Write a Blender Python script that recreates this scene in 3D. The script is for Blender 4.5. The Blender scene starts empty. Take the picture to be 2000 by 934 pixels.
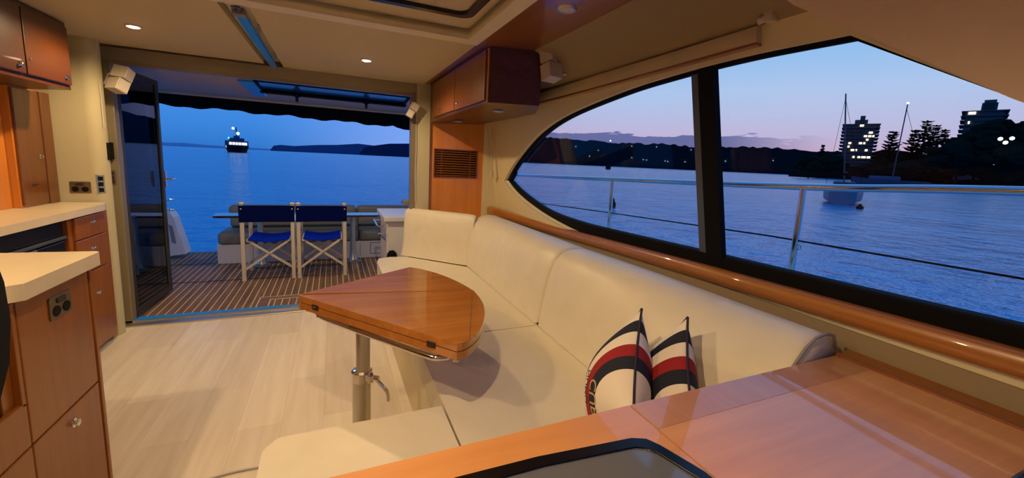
import bpy, bmesh, math, random
from mathutils import Vector, Matrix
random.seed(7)
SC = bpy.context.scene
COL = SC.collection
PI = math.pi
V = Vector

# ------------------------------------------------------------------ camera
FPX, PX0, PY0, EYE = 795.0, 1000.0, 434.0, 1.35
_Y = V((-350, 135, -795)).normalized()
_X = V((1815, 25, -795)); _X = (_X - _X.dot(_Y) * _Y).normalized()
_Z = _X.cross(_Y)
ROT = Matrix((_X, _Y, _Z))                      # camera axes -> world
cam_d = bpy.data.cameras.new('camera')
cam = bpy.data.objects.new('camera', cam_d); COL.objects.link(cam)
cam_d.sensor_width = 36.0; cam_d.lens = 36.0 * FPX / 2000.0
cam_d.shift_y = -33.0 / 2000.0; cam_d.shift_x = 0.0
cam_d.clip_start = 0.02; cam_d.clip_end = 9000
cam.matrix_world = Matrix.Translation((0, 0, EYE)) @ ROT.to_4x4()
SC.camera = cam

def on(px, py, ax, v):
    """point of the place seen at a pixel of the photograph, on the plane ax = v"""
    d = ROT @ V((px - PX0, PY0 - py, -FPX)); i = 'xyz'.index(ax)
    c = V((0, 0, EYE)); return c + d * ((v - c[i]) / d[i])
def away(px, dist):
    """horizontal point at a distance along the bearing of a column at the horizon"""
    hy = 299 + .05 * (px - 650)
    d = ROT @ V((px - PX0, PY0 - hy, -FPX)); h = V((d.x, d.y, 0)); h.normalize()
    return h * dist

# ------------------------------------------------------------------ colour management
SC.view_settings.view_transform = 'Standard'
SC.view_settings.look = 'None'
SC.view_settings.exposure = 0.0
SC.view_settings.gamma = 1.0
SC.view_settings.use_curve_mapping = False
SC.cycles.max_bounces = 8
SC.cycles.transparent_max_bounces = 16
SC.cycles.sample_clamp_indirect = 4.0

# ------------------------------------------------------------------ sky (dusk, afterglow off the right side)
def ramp(nt, stops, interp='LINEAR'):
    r = nt.nodes.new('ShaderNodeValToRGB'); r.color_ramp.interpolation = interp
    e = r.color_ramp.elements
    while len(e) > 1: e.remove(e[0])
    e[0].position = stops[0][0]; e[0].color = (*stops[0][1], 1)
    for p, c in stops[1:]:
        n = e.new(p); n.color = (*c, 1)
    return r
def mnode(nt, op, a=None, b=None, clamp=False):
    n = nt.nodes.new('ShaderNodeMath'); n.operation = op; n.use_clamp = clamp
    for i, x in enumerate((a, b)):
        if x is None: continue
        if isinstance(x, (int, float)): n.inputs[i].default_value = x
        else: nt.links.new(x, n.inputs[i])
    return n.outputs[0]
def mixc(nt, f, a, b):
    n = nt.nodes.new('ShaderNodeMix'); n.data_type = 'RGBA'
    for s, x in ((n.inputs[0], f), (n.inputs[6], a), (n.inputs[7], b)):
        if isinstance(x, (int, float)): s.default_value = x
        elif isinstance(x, tuple): s.default_value = (*x[:3], 1)
        else: nt.links.new(x, s)
    return n.outputs[2]
def maprange(nt, x, a, b, c=0., d=1., smooth=True):
    n = nt.nodes.new('ShaderNodeMapRange'); n.interpolation_type = 'SMOOTHSTEP' if smooth else 'LINEAR'
    nt.links.new(x, n.inputs[0])
    for i, v in enumerate((a, b, c, d)): n.inputs[i + 1].default_value = v
    return n.outputs[0]
SUN_AZ = V((.93, .37, 0)).normalized()
w = bpy.data.worlds.new('dusk_sky'); SC.world = w; w.use_nodes = True
nt = w.node_tree; nt.nodes.clear()
tc = nt.nodes.new('ShaderNodeTexCoord')
sep = nt.nodes.new('ShaderNodeSeparateXYZ'); nt.links.new(tc.outputs['Generated'], sep.inputs[0])
el = sep.outputs[2]
hx = mnode(nt, 'MULTIPLY', sep.outputs[0], SUN_AZ.x); hy = mnode(nt, 'MULTIPLY', sep.outputs[1], SUN_AZ.y)
dotp = mnode(nt, 'ADD', hx, hy)
elp = mnode(nt, 'POWER', mnode(nt, 'MAXIMUM', el, 0.0), .5)   # sqrt spreads the low sky over the ramp
west = ramp(nt, [(0, (.42, .20, .36)), (.12, (.56, .31, .49)), (.20, (.62, .41, .59)), (.30, (.52, .50, .74)), (.41, (.43, .58, .86)),
                 (.52, (.24, .52, .90)), (.68, (.13, .38, .84)), (1, (.06, .2, .58))])
mid = ramp(nt, [(0, (.16, .30, .74)), (.15, (.23, .38, .88)), (.28, (.20, .38, .92)), (.5, (.10, .30, .82)), (1, (.05, .18, .55))])
east = ramp(nt, [(0, (.026, .16, .55)), (.15, (.036, .21, .66)), (.28, (.055, .26, .78)), (.42, (.055, .25, .76)), (.6, (.04, .19, .6)), (1, (.035, .15, .5))])
for r in (west, mid, east): nt.links.new(elp, r.inputs[0])
sky = mixc(nt, maprange(nt, dotp, .20, .60), east.outputs[0], mid.outputs[0])
sky = mixc(nt, maprange(nt, dotp, .55, .82), sky, west.outputs[0])
# low cloud bank over the western hills
mp = nt.nodes.new('ShaderNodeMapping'); mp.inputs['Scale'].default_value = (5, 5, 34)
nt.links.new(tc.outputs['Generated'], mp.inputs[0])
nz = nt.nodes.new('ShaderNodeTexNoise'); nz.inputs['Scale'].default_value = 1.6; nz.inputs['Detail'].default_value = 5; nz.inputs['Roughness'].default_value = .55
nt.links.new(mp.outputs[0], nz.inputs['Vector'])
thr = maprange(nt, el, .062, .098, .34, .80)
cl = mnode(nt, 'SUBTRACT', nz.outputs[0], thr)
cm = maprange(nt, cl, 0.0, .035)
az_gate = mnode(nt, 'MULTIPLY', maprange(nt, dotp, .62, .74), maprange(nt, sep.outputs[1], .46, .66))
cmask = mnode(nt, 'MULTIPLY', mnode(nt, 'MULTIPLY', cm, az_gate), .85)
sky = mixc(nt, cmask, sky, (.065, .10, .30))
bg = nt.nodes.new('ShaderNodeBackground'); bg.inputs[1].default_value = 1.0
nt.links.new(sky, bg.inputs[0])
wo = nt.nodes.new('ShaderNodeOutputWorld'); nt.links.new(bg.outputs[0], wo.inputs[0])

# ------------------------------------------------------------------ lamps (lights of their own are in the lamp builder)
LAMP_COL = (1.0, .68, .36)
CEILING_LAMPS = [(-1.01, 3.06), (.22, 3.10)]              # the two lit ones in view
FORWARD_LAMPS = [(-1.0, 1.25), (-.10, .75), (-.9, -.6)]   # the same fittings, above and behind the camera
LAMP_W = 36.0

# ================================================================== helpers
ORG = {}
def link(o, parent=None):
    COL.objects.link(o)
    if parent is not None: o.parent = parent
    return o
def tag(o, label=None, cat=None, group=None, kind=None):
    if label: o['label'] = label
    if cat: o['category'] = cat
    if group: o['group'] = group
    if kind: o['kind'] = kind
    return o
def thing(name, label, cat, loc=(0, 0, 0), group=None):
    o = bpy.data.objects.new(name, None); o.empty_display_size = .05
    link(o); o.location = loc; ORG[o.name] = V(loc)
    return tag(o, label, cat, group)
def obj(name, bm, mat, parent=None, smooth=None, label=None):
    """link a bmesh written in place coordinates as one object with its origin at the foot of its bounds"""
    bmesh.ops.recalc_face_normals(bm, faces=bm.faces[:])
    me = bpy.data.meshes.new(name)
    if smooth is not None:
        for fc in bm.faces: fc.smooth = True
        if smooth is not True:
            a = math.radians(smooth)
            for e in bm.edges:
                if len(e.link_faces) != 2 or e.calc_face_angle(0) > a: e.smooth = False
    vs = [v.co for v in bm.verts]
    lo = V((min(v.x for v in vs), min(v.y for v in vs), min(v.z for v in vs)))
    hi = V((max(v.x for v in vs), max(v.y for v in vs), max(v.z for v in vs)))
    c = V(((lo.x + hi.x) / 2, (lo.y + hi.y) / 2, lo.z))
    bmesh.ops.translate(bm, verts=bm.verts[:], vec=-c)
    bm.to_mesh(me); bm.free()
    if mat is not None: me.materials.append(mat)
    o = bpy.data.objects.new(name, me); link(o, parent)
    base = ORG.get(parent.name, V((0, 0, 0))) if parent is not None else V((0, 0, 0))
    o.location = c - base; ORG[o.name] = c
    if label: o['label'] = label
    return o
def struct(name, bm, mat, parent=None, smooth=None):
    o = obj(name, bm, mat, parent, smooth)
    if parent is None: o['kind'] = 'structure'
    return o
def dup(root, loc, rotz=None, label=None, group=None):
    r = root.copy(); COL.objects.link(r); r.location = loc; ORG[r.name] = V(loc)
    if rotz is not None: r.rotation_euler = (0, 0, rotz)
    if label: r['label'] = label
    if group: r['group'] = group
    for ch in list(root.children):
        c = ch.copy(); COL.objects.link(c); c.parent = r
        for g in ch.children:
            d = g.copy(); COL.objects.link(d); d.parent = c
    return r
def B(): return bmesh.new()
def bx(bm, x0, x1, y0, y1, z0, z1, bev=0, seg=2):
    r = bmesh.ops.create_cube(bm, size=1.0)
    vs = r['verts']
    for v in vs:
        v.co = V(((x0 + x1) / 2 + v.co.x * (x1 - x0), (y0 + y1) / 2 + v.co.y * (y1 - y0), (z0 + z1) / 2 + v.co.z * (z1 - z0)))
    if bev:
        es = list({e for v in vs for e in v.link_edges})
        bmesh.ops.bevel(bm, geom=es, offset=bev, segments=seg, profile=.5, affect='EDGES')
    return bm
def box(x0, x1, y0, y1, z0, z1, bev=0, seg=2): return bx(B(), x0, x1, y0, y1, z0, z1, bev, seg)
def obox(bm, c, ux, uy, uz, bev=0):
    """oriented box: centre and three half-axis vectors"""
    c, ux, uy, uz = map(V, (c, ux, uy, uz))
    r = bmesh.ops.create_cube(bm, size=2.0); vs = r['verts']
    for v in vs: v.co = c + ux * v.co.x + uy * v.co.y + uz * v.co.z
    if bev:
        bmesh.ops.bevel(bm, geom=list({e for v in vs for e in v.link_edges}), offset=bev, segments=2, profile=.5, affect='EDGES')
    return bm
def bar(bm, a, b, w, h, up=(0, 0, 1), bev=0):
    a, b = V(a), V(b); d = (b - a); L = d.length; d.normalize(); up = V(up)
    s = d.cross(up)
    if s.length < 1e-4: s = d.cross(V((1, 0, 0)))
    s.normalize(); u = s.cross(d).normalized()
    return obox(bm, (a + b) / 2, d * L / 2, s * w / 2, u * h / 2, bev)
def prism(bm, pts, a, b, ax='z', bev=0, seg=2):
    """polygon extruded along an axis; pts are the two other coordinates in xyz order"""
    def P(p, t):
        if ax == 'z': return V((p[0], p[1], t))
        if ax == 'y': return V((p[0], t, p[1]))
        return V((t, p[0], p[1]))
    lo = [bm.verts.new(P(p, a)) for p in pts]; hi = [bm.verts.new(P(p, b)) for p in pts]
    fs = [bm.faces.new(lo[::-1]), bm.faces.new(hi)]
    n = len(pts)
    for i in range(n): fs.append(bm.faces.new((lo[i], lo[(i + 1) % n], hi[(i + 1) % n], hi[i])))
    if bev:
        es = [e for e in {e for f_ in fs for e in f_.edges} if e.calc_face_angle(0) > .4]
        bmesh.ops.bevel(bm, geom=es, offset=bev, segments=seg, profile=.5, affect='EDGES')
    return bm
def quadslab(bm, corners, n, th):
    """flat polygon in space given thickness along n"""
    n = V(n).normalized() * th
    lo = [bm.verts.new(V(c)) for c in corners]; hi = [bm.verts.new(V(c) + n) for c in corners]
    bm.faces.new(lo[::-1]); bm.faces.new(hi); k = len(lo)
    for i in range(k): bm.faces.new((lo[i], lo[(i + 1) % k], hi[(i + 1) % k], hi[i]))
    return bm
def frames(pts):
    out = []; up = V((0, 0, 1)); prev = None
    for i, p in enumerate(pts):
        t = (pts[min(i + 1, len(pts) - 1)] - pts[max(i - 1, 0)]).normalized()
        if prev is None:
            s = t.cross(up)
            if s.length < .05: s = t.cross(V((1, 0, 0)))
            s.normalize()
        else:
            s = (prev - t * prev.dot(t)).normalized()
        prev = s; out.append((p, s, t.cross(s).normalized()))
    return out
def tube(bm, pts, r, n=10, rs=None):
    pts = [V(p) for p in pts]; rings = []
    for i, (p, s, u) in enumerate(frames(pts)):
        rr = rs[i] if rs else r
        rings.append([bm.verts.new(p + s * math.cos(2 * PI * k / n) * rr + u * math.sin(2 * PI * k / n) * rr) for k in range(n)])
    for a, b in zip(rings, rings[1:]):
        for k in range(n): bm.faces.new((a[k], a[(k + 1) % n], b[(k + 1) % n], b[k]))
    bm.faces.new(rings[0][::-1]); bm.faces.new(rings[-1])
    return bm
def loft(bm, secs, closed=True, cap=True):
    rings = [[bm.verts.new(V(p)) for p in s] for s in secs]; n = len(rings[0])
    for a, b in zip(rings, rings[1:]):
        for k in range(n if closed else n - 1): bm.faces.new((a[k], a[(k + 1) % n], b[(k + 1) % n], b[k]))
    if cap: bm.faces.new(rings[0][::-1]); bm.faces.new(rings[-1])
    return bm
def lathe(bm, prof, c=(0, 0, 0), axis='z', n=20, cap=True):
    c = V(c); rings = []
    for r, t in prof:
        ring = []
        for k in range(n):
            a = 2 * PI * k / n; x, y = r * math.cos(a), r * math.sin(a)
            p = V((x, y, t)) if axis == 'z' else (V((t, x, y)) if axis == 'x' else V((x, t, y)))
            ring.append(bm.verts.new(c + p))
        rings.append(ring)
    for a, b in zip(rings, rings[1:]):
        for k in range(n): bm.faces.new((a[k], a[(k + 1) % n], b[(k + 1) % n], b[k]))
    if cap: bm.faces.new(rings[0][::-1]); bm.faces.new(rings[-1])
    else:
        for k in range(n): bm.faces.new((rings[-1][k], rings[-1][(k + 1) % n], rings[0][(k + 1) % n], rings[0][k]))
    return bm
def ball(bm, c, r, sub=2, sc=(1, 1, 1), jit=0):
    rr = bmesh.ops.create_icosphere(bm, subdivisions=sub, radius=r)
    for v in rr['verts']:
        k = 1 + (random.random() - .5) * jit
        v.co = V(c) + V((v.co.x * sc[0] * k, v.co.y * sc[1] * k, v.co.z * sc[2] * k))
    return bm
def spline(pts, n=8, closed=False):
    pts = [V(p) for p in pts]; out = []; N = len(pts)
    rng = range(N if closed else N - 1)
    for i in rng:
        p0 = pts[(i - 1) % N] if (closed or i > 0) else pts[0] * 2 - pts[1]
        p1 = pts[i]; p2 = pts[(i + 1) % N]
        p3 = pts[(i + 2) % N] if (closed or i + 2 < N) else pts[-1] * 2 - pts[-2]
        for k in range(n):
            t = k / n
            out.append(.5 * ((2 * p1) + (p2 - p0) * t + (2 * p0 - 5 * p1 + 4 * p2 - p3) * t * t + (3 * p1 - p0 - 3 * p2 + p3) * t ** 3))
    if not closed: out.append(pts[-1])
    return out
def filled(outer, holes, th, fn):
    """flat shape with holes, filled by a 2-D curve, thickened, then mapped by fn(u, v, t)"""
    cu = bpy.data.curves.new('tmp', 'CURVE'); cu.dimensions = '2D'; cu.fill_mode = 'BOTH'; cu.extrude = .5
    for lp in [outer] + holes:
        sp = cu.splines.new('POLY'); sp.points.add(len(lp) - 1)
        for q, p in zip(sp.points, lp): q.co = (p[0], p[1], 0, 1)
        sp.use_cyclic_u = True
    ob = bpy.data.objects.new('tmp', cu); COL.objects.link(ob)
    bpy.context.view_layer.update()
    me = bpy.data.meshes.new_from_object(ob.evaluated_get(bpy.context.evaluated_depsgraph_get()))
    bm = B(); bm.from_mesh(me)
    bpy.data.objects.remove(ob); bpy.data.curves.remove(cu); bpy.data.meshes.remove(me)
    bmesh.ops.remove_doubles(bm, verts=bm.verts[:], dist=1e-5)
    for v in bm.verts: v.co = V(fn(v.co.x, v.co.y, (v.co.z + .5) * th))
    return bm
def textmesh(s, size, fn):
    cu = bpy.data.curves.new('tmp', 'FONT'); cu.body = s; cu.size = size; cu.extrude = .0004; cu.resolution_u = 3
    cu.align_x = 'CENTER'; cu.align_y = 'CENTER'
    ob = bpy.data.objects.new('tmp', cu); COL.objects.link(ob); bpy.context.view_layer.update()
    me = bpy.data.meshes.new_from_object(ob.evaluated_get(bpy.context.evaluated_depsgraph_get()))
    bm = B(); bm.from_mesh(me)
    bpy.data.objects.remove(ob); bpy.data.curves.remove(cu); bpy.data.meshes.remove(me)
    for v in bm.verts: v.co = V(fn(v.co.x, v.co.y, v.co.z))
    return bm

# ================================================================== materials
def newmat(name):
    m = bpy.data.materials.new(name); m.use_nodes = True
    return m, m.node_tree, m.node_tree.nodes['Principled BSDF']
def plain(name, col, rough=.5, metal=0, coat=0, bump=0, bscale=200, var=0, spec=.5, sheen=0, coatr=.05):
    m, nt, p = newmat(name)
    p.inputs['Base Color'].default_value = (*col, 1); p.inputs['Roughness'].default_value = rough
    p.inputs['Metallic'].default_value = metal; p.inputs['Coat Weight'].default_value = coat; p.inputs['Coat Roughness'].default_value = coatr
    p.inputs['Specular IOR Level'].default_value = spec; p.inputs['Sheen Weight'].default_value = sheen
    t = nt.nodes.new('ShaderNodeTexCoord')
    if bump:
        n = nt.nodes.new('ShaderNodeTexNoise'); n.inputs['Scale'].default_value = bscale; n.inputs['Detail'].default_value = 3
        nt.links.new(t.outputs['Object'], n.inputs['Vector'])
        b = nt.nodes.new('ShaderNodeBump'); b.inputs['Strength'].default_value = bump; b.inputs['Distance'].default_value = .004
        nt.links.new(n.outputs[0], b.inputs['Height']); nt.links.new(b.outputs[0], p.inputs['Normal'])
    if var:
        n = nt.nodes.new('ShaderNodeTexNoise'); n.inputs['Scale'].default_value = 9; n.inputs['Detail'].default_value = 4
        nt.links.new(t.outputs['Object'], n.inputs['Vector'])
        r = ramp(nt, [(.3, tuple(c * (1 - var) for c in col)), (.7, tuple(min(1, c * (1 + var)) for c in col))])
        nt.links.new(n.outputs[0], r.inputs[0]); nt.links.new(r.outputs[0], p.inputs['Base Color'])
    return m
def wood(name, a, b, axis='z', rough=.32, coat=.8, scale=1.0, coatr=.04):
    m, nt, p = newmat(name)
    t = nt.nodes.new('ShaderNodeTexCoord'); mp = nt.nodes.new('ShaderNodeMapping')
    s = [24.0 * scale] * 3; s['xyz'.index(axis)] = 1.3 * scale
    mp.inputs['Scale'].default_value = s; nt.links.new(t.outputs['Object'], mp.inputs[0])
    n = nt.nodes.new('ShaderNodeTexNoise'); n.inputs['Scale'].default_value = 1.0; n.inputs['Detail'].default_value = 6; n.inputs['Roughness'].default_value = .6
    n.inputs['Distortion'].default_value = .6
    nt.links.new(mp.outputs[0], n.inputs['Vector'])
    r = ramp(nt, [(.28, b), (.5, tuple((x + y) / 2 for x, y in zip(a, b))), (.72, a)])
    nt.links.new(n.outputs[0], r.inputs[0])
    n2 = nt.nodes.new('ShaderNodeTexNoise'); n2.inputs['Scale'].default_value = 1.7; n2.inputs['Detail'].default_value = 2
    nt.links.new(t.outputs['Object'], n2.inputs['Vector'])
    mx = nt.nodes.new('ShaderNodeMix'); mx.data_type = 'RGBA'; mx.blend_type = 'MULTIPLY'; mx.inputs[0].default_value = .5
    r2 = ramp(nt, [(.3, (.72, .68, .62)), (.7, (1, 1, 1))]); nt.links.new(n2.outputs[0], r2.inputs[0])
    nt.links.new(r.outputs[0], mx.inputs[6]); nt.links.new(r2.outputs[0], mx.inputs[7])
    nt.links.new(mx.outputs[2], p.inputs['Base Color'])
    p.inputs['Roughness'].default_value = rough; p.inputs['Coat Weight'].default_value = coat; p.inputs['Coat Roughness'].default_value = coatr
    return m
def glass(name, tint=(1, 1, 1), rough=0.0, refl=1.0, ior=1.45):
    m, nt, p = newmat(name); nt.nodes.remove(p)
    tr = nt.nodes.new('ShaderNodeBsdfTransparent'); tr.inputs[0].default_value = (*tint, 1)
    gl = nt.nodes.new('ShaderNodeBsdfGlossy'); gl.inputs['Roughness'].default_value = rough; gl.inputs[0].default_value = (refl, refl, refl, 1)
    lw = nt.nodes.new('ShaderNodeLayerWeight'); lw.inputs[0].default_value = .5
    f0 = ((ior - 1) / (ior + 1)) ** 2
    fr = mnode(nt, 'ADD', mnode(nt, 'MULTIPLY', mnode(nt, 'POWER', lw.outputs['Facing'], 5.0), 1 - f0), f0)
    mx = nt.nodes.new('ShaderNodeMixShader')
    nt.links.new(fr, mx.inputs[0]); nt.links.new(tr.outputs[0], mx.inputs[1]); nt.links.new(gl.outputs[0], mx.inputs[2])
    nt.links.new(mx.outputs[0], nt.nodes['Material Output'].inputs[0])
    return m
def emit(name, col, s):
    m, nt, p = newmat(name)
    p.inputs['Base Color'].default_value = (*col, 1); p.inputs['Emission Color'].default_value = (*col, 1); p.inputs['Emission Strength'].default_value = s
    return m
WA, WB = (.34, .115, .017), (.235, .068, .008)
M_WOODZ = wood('cherry_upright', WA, WB, 'z', coat=.15)
M_WOODY = wood('cherry_lengthways', WA, WB, 'y')
M_WOODX = wood('cherry_crossways', WA, WB, 'x')
M_TABLE = wood('table_veneer', (.54, .215, .045), (.40, .14, .024), 'x', rough=.25, coat=1.0, coatr=.02)
M_TOP = wood('sideboard_veneer', (.80, .38, .14), (.68, .30, .10), 'x', rough=.3, coat=1.0, coatr=.03)
M_TOPBAND = wood('sideboard_band_veneer', (.62, .29, .11), (.52, .22, .08), 'y', rough=.3, coat=1.0, coatr=.03)
M_LIGHTWOOD = wood('light_cherry', (.80, .31, .05), (.68, .23, .03), 'z', rough=.4, coat=.4)
M_LEATHER = plain('cream_leather', (.74, .69, .55), .42, bump=.12, bscale=260, var=.03)
def soften(m, scale, dist):
    nt = m.node_tree; p = nt.nodes['Principled BSDF']; old = p.inputs['Normal'].links[0].from_node
    t = nt.nodes.new('ShaderNodeTexCoord'); n = nt.nodes.new('ShaderNodeTexNoise'); n.inputs['Scale'].default_value = scale; n.inputs['Detail'].default_value = 2; n.inputs['Distortion'].default_value = .8
    nt.links.new(t.outputs['Object'], n.inputs['Vector'])
    b = nt.nodes.new('ShaderNodeBump'); b.inputs['Strength'].default_value = .35; b.inputs['Distance'].default_value = dist
    nt.links.new(n.outputs[0], b.inputs['Height']); nt.links.new(b.outputs[0], old.inputs['Normal'])
soften(M_LEATHER, 4.5, .03)
M_SEAM = plain('dark_seam', (.10, .06, .035), .8)
M_BROW = plain('brow_vinyl', (.84, .70, .54), .7, bump=.25, bscale=420)
M_LINER = plain('headliner_vinyl', (.54, .46, .29), .75, bump=.25, bscale=420)
M_SUEDE = plain('wall_suede', (.30, .23, .13), .85, bump=.3, bscale=500)
M_WHITE = plain('cream_moulding', (.76, .68, .43), .45, var=.02)
M_WALL = plain('cream_wall_vinyl', (.50, .46, .29), .6, bump=.15, bscale=420)
M_GELCOAT = plain('white_gelcoat', (.72, .72, .72), .3)
M_HEADER = plain('header_vinyl', (.30, .26, .17), .7, bump=.2, bscale=420)
M_COUNTER = plain('cream_solid_surface', (.74, .64, .45), .3, var=.04, bump=.02)
M_CHROME = plain('chrome', (.85, .85, .85), .12, metal=1)
M_STEEL = plain('brushed_steel', (.62, .60, .56), .38, metal=1)
M_ALU = plain('anodised_aluminium', (.70, .68, .62), .45, metal=.25)
M_BRONZE = plain('bronze_frame', (.30, .25, .16), .42, metal=.5)
M_DARKFRAME = plain('dark_bronze_frame', (.05, .045, .035), .35, metal=.5)
M_BLACK = plain('black_gloss', (.004, .004, .005), .22)
M_BLACKM = plain('black_matt', (.003, .003, .0035), .8, spec=.2)
M_RUBBER = plain('black_plastic', (.015, .015, .016), .5)
M_WPLASTIC = plain('ivory_plastic', (.58, .53, .43), .5)
M_BLUEFILM = plain('blue_protective_film', (.02, .26, .85), .35)
M_BLUECANVAS = plain('navy_canvas', (.001, .006, .09), .9, bump=.3, bscale=500, spec=.05)
M_BLUESEAT = plain('royal_blue_canvas', (.001, .02, .42), .9, bump=.3, bscale=500, spec=.05)
M_GREY = plain('grey_green_vinyl', (.17, .18, .16), .5, bump=.1)
M_NAVY = plain('navy_piping', (.02, .012, .03), .7)
M_GOLD = plain('gold_thread', (.55, .38, .18), .6)
M_SOCKET = plain('bronze_plate', (.20, .15, .09), .35, metal=.7)
M_WIN = glass('window_glass', refl=.6, ior=1.3)
M_DOORGLASS = glass('tinted_door_glass', (.30, .36, .42), refl=1.0, ior=1.5)
M_FLIP = glass('blue_tinted_glass', (.35, .45, .6), ior=1.6)
M_PANEL = plain('smoky_glass_panel', (.13, .14, .17), .14, coat=1)  # base colour raised to blue-grey in place of the sky's reflection
M_LAMP = emit('lamp_face', (1, .80, .52), 45)
M_LAMPOFF = plain('frosted_lens', (.6, .55, .45), .4)
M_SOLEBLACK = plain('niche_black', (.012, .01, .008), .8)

def floor_mat():
    m, nt, p = newmat('pale_oak_vinyl')
    t = nt.nodes.new('ShaderNodeTexCoord'); mp = nt.nodes.new('ShaderNodeMapping')
    mp.inputs['Rotation'].default_value = (0, 0, PI / 2); nt.links.new(t.outputs['Object'], mp.inputs[0])
    bk = nt.nodes.new('ShaderNodeTexBrick'); nt.links.new(mp.outputs[0], bk.inputs['Vector'])
    bk.offset = .37
    for k, v in (('Scale', 1), ('Mortar Size', .0012), ('Brick Width', 1.15), ('Row Height', .19), ('Bias', 0.0)): bk.inputs[k].default_value = v
    bk.inputs['Color1'].default_value = (.86, .80, .69, 1); bk.inputs['Color2'].default_value = (.75, .68, .57, 1); bk.inputs['Mortar'].default_value = (.66, .59, .47, 1)
    mp2 = nt.nodes.new('ShaderNodeMapping'); mp2.inputs['Scale'].default_value = (14, 1.2, 1); nt.links.new(t.outputs['Object'], mp2.inputs[0])
    n = nt.nodes.new('ShaderNodeTexNoise'); n.inputs['Scale'].default_value = 1.6; n.inputs['Detail'].default_value = 5; nt.links.new(mp2.outputs[0], n.inputs['Vector'])
    r = ramp(nt, [(.3, (.86, .84, .80)), (.7, (1, 1, 1))]); nt.links.new(n.outputs[0], r.inputs[0])
    mx = nt.nodes.new('ShaderNodeMix'); mx.data_type = 'RGBA'; mx.blend_type = 'MULTIPLY'; mx.inputs[0].default_value = 1
    nt.links.new(bk.outputs[0], mx.inputs[6]); nt.links.new(r.outputs[0], mx.inputs[7]); nt.links.new(mx.outputs[2], p.inputs['Base Color'])
    p.inputs['Roughness'].default_value = .38
    return m
M_FLOOR = floor_mat()
def teak_mat(name, axis=0, pitch=.058, off=0.0):
    m, nt, p = newmat(name)
    t = nt.nodes.new('ShaderNodeTexCoord'); s = nt.nodes.new('ShaderNodeSeparateXYZ'); nt.links.new(t.outputs['Object'], s.inputs[0])
    u = mnode(nt, 'FRACT', mnode(nt, 'ADD', mnode(nt, 'DIVIDE', s.outputs[axis], pitch), off))
    line = mnode(nt, 'LESS_THAN', mnode(nt, 'ABSOLUTE', mnode(nt, 'SUBTRACT', u, .5)), .065)
    mp = nt.nodes.new('ShaderNodeMapping'); mp.inputs['Scale'].default_value = (30, 2, 1) if axis == 0 else (2, 30, 1)
    nt.links.new(t.outputs['Object'], mp.inputs[0])
    n = nt.nodes.new('ShaderNodeTexNoise'); n.inputs['Scale'].default_value = 1; n.inputs['Detail'].default_value = 5; nt.links.new(mp.outputs[0], n.inputs['Vector'])
    r = ramp(nt, [(.3, (.13, .075, .045)), (.7, (.24, .15, .095))]); nt.links.new(n.outputs[0], r.inputs[0])
    c = mixc(nt, line, r.outputs[0], (.62, .55, .45)); nt.links.new(c, p.inputs['Base Color'])
    p.inputs['Roughness'].default_value = .6; p.inputs['Specular IOR Level'].default_value = .15
    return m
M_TEAK = teak_mat('caulked_teak')
M_TEAKPLAIN = wood('teak', (.24, .15, .095), (.13, .075, .045), 'x', rough=.35, coat=0)
M_TEAKX = teak_mat('caulked_teak_hatch', 0, .058, .3)

# ================================================================== the setting
SOLE_AFT = 3.80
struct('floor', prism(B(), [(-2.1, -1.8), (1.6, -1.8), (1.6, SOLE_AFT), (-2.1, SOLE_AFT)], -.04, 0), M_FLOOR)
# left hull side, wall behind the camera with its windscreen opening
struct('wall_left', box(-2.14, -2.08, -1.8, 3.9, 0, 2.1), M_SUEDE)
fw = filled([(-2.1, 0), (1.7, 0), (1.7, 2.06), (-2.1, 2.06)], [[(-1.6, 1.05), (1.25, 1.05), (1.1, 1.75), (-1.4, 1.75)]], .05, lambda u, v, t: (u, -1.8 - t, v))
wf = struct('wall_front', fw, M_SUEDE)
# right side: leaning wall in the plane through the window
def WP(y, z, t=0):          # t = distance outboard of the inner face
    x = 1.5 - .184 * (z - .984); return (x + t * .983, y, z + t * .181)
win_out = [(3.526, 1.18), (3.35, 1.29), (3.1, 1.42), (2.755, 1.562), (2.367, 1.660), (1.828, 1.731), (1.462, 1.757), (1.1, 1.767), (.753, 1.759)]
win_top = [p.to_2d() for p in spline([V((y, z, 0)) for y, z in win_out], 6)]
win_bot = [p.to_2d() for p in spline([V((y, z, 0)) for y, z in [(-.42, .985), (.343, .945), (.9, .92), (1.279, .893), (1.914, .877), (2.35, .893), (2.75, .94), (3.074, 1.005), (3.34, 1.085), (3.526, 1.18)]], 6)]
WOUT = [tuple(p) for p in win_top] + [(.403, 1.537), (-.42, 1.02)] + [tuple(p) for p in win_bot[:-1]]
wr = filled([(-1.8, 0), (3.95, 0), (3.95, 2.02), (-1.8, 2.02)], [WOUT], .09, lambda u, v, t: WP(u, v, t))
struct('wall_right', wr, M_WHITE)
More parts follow.
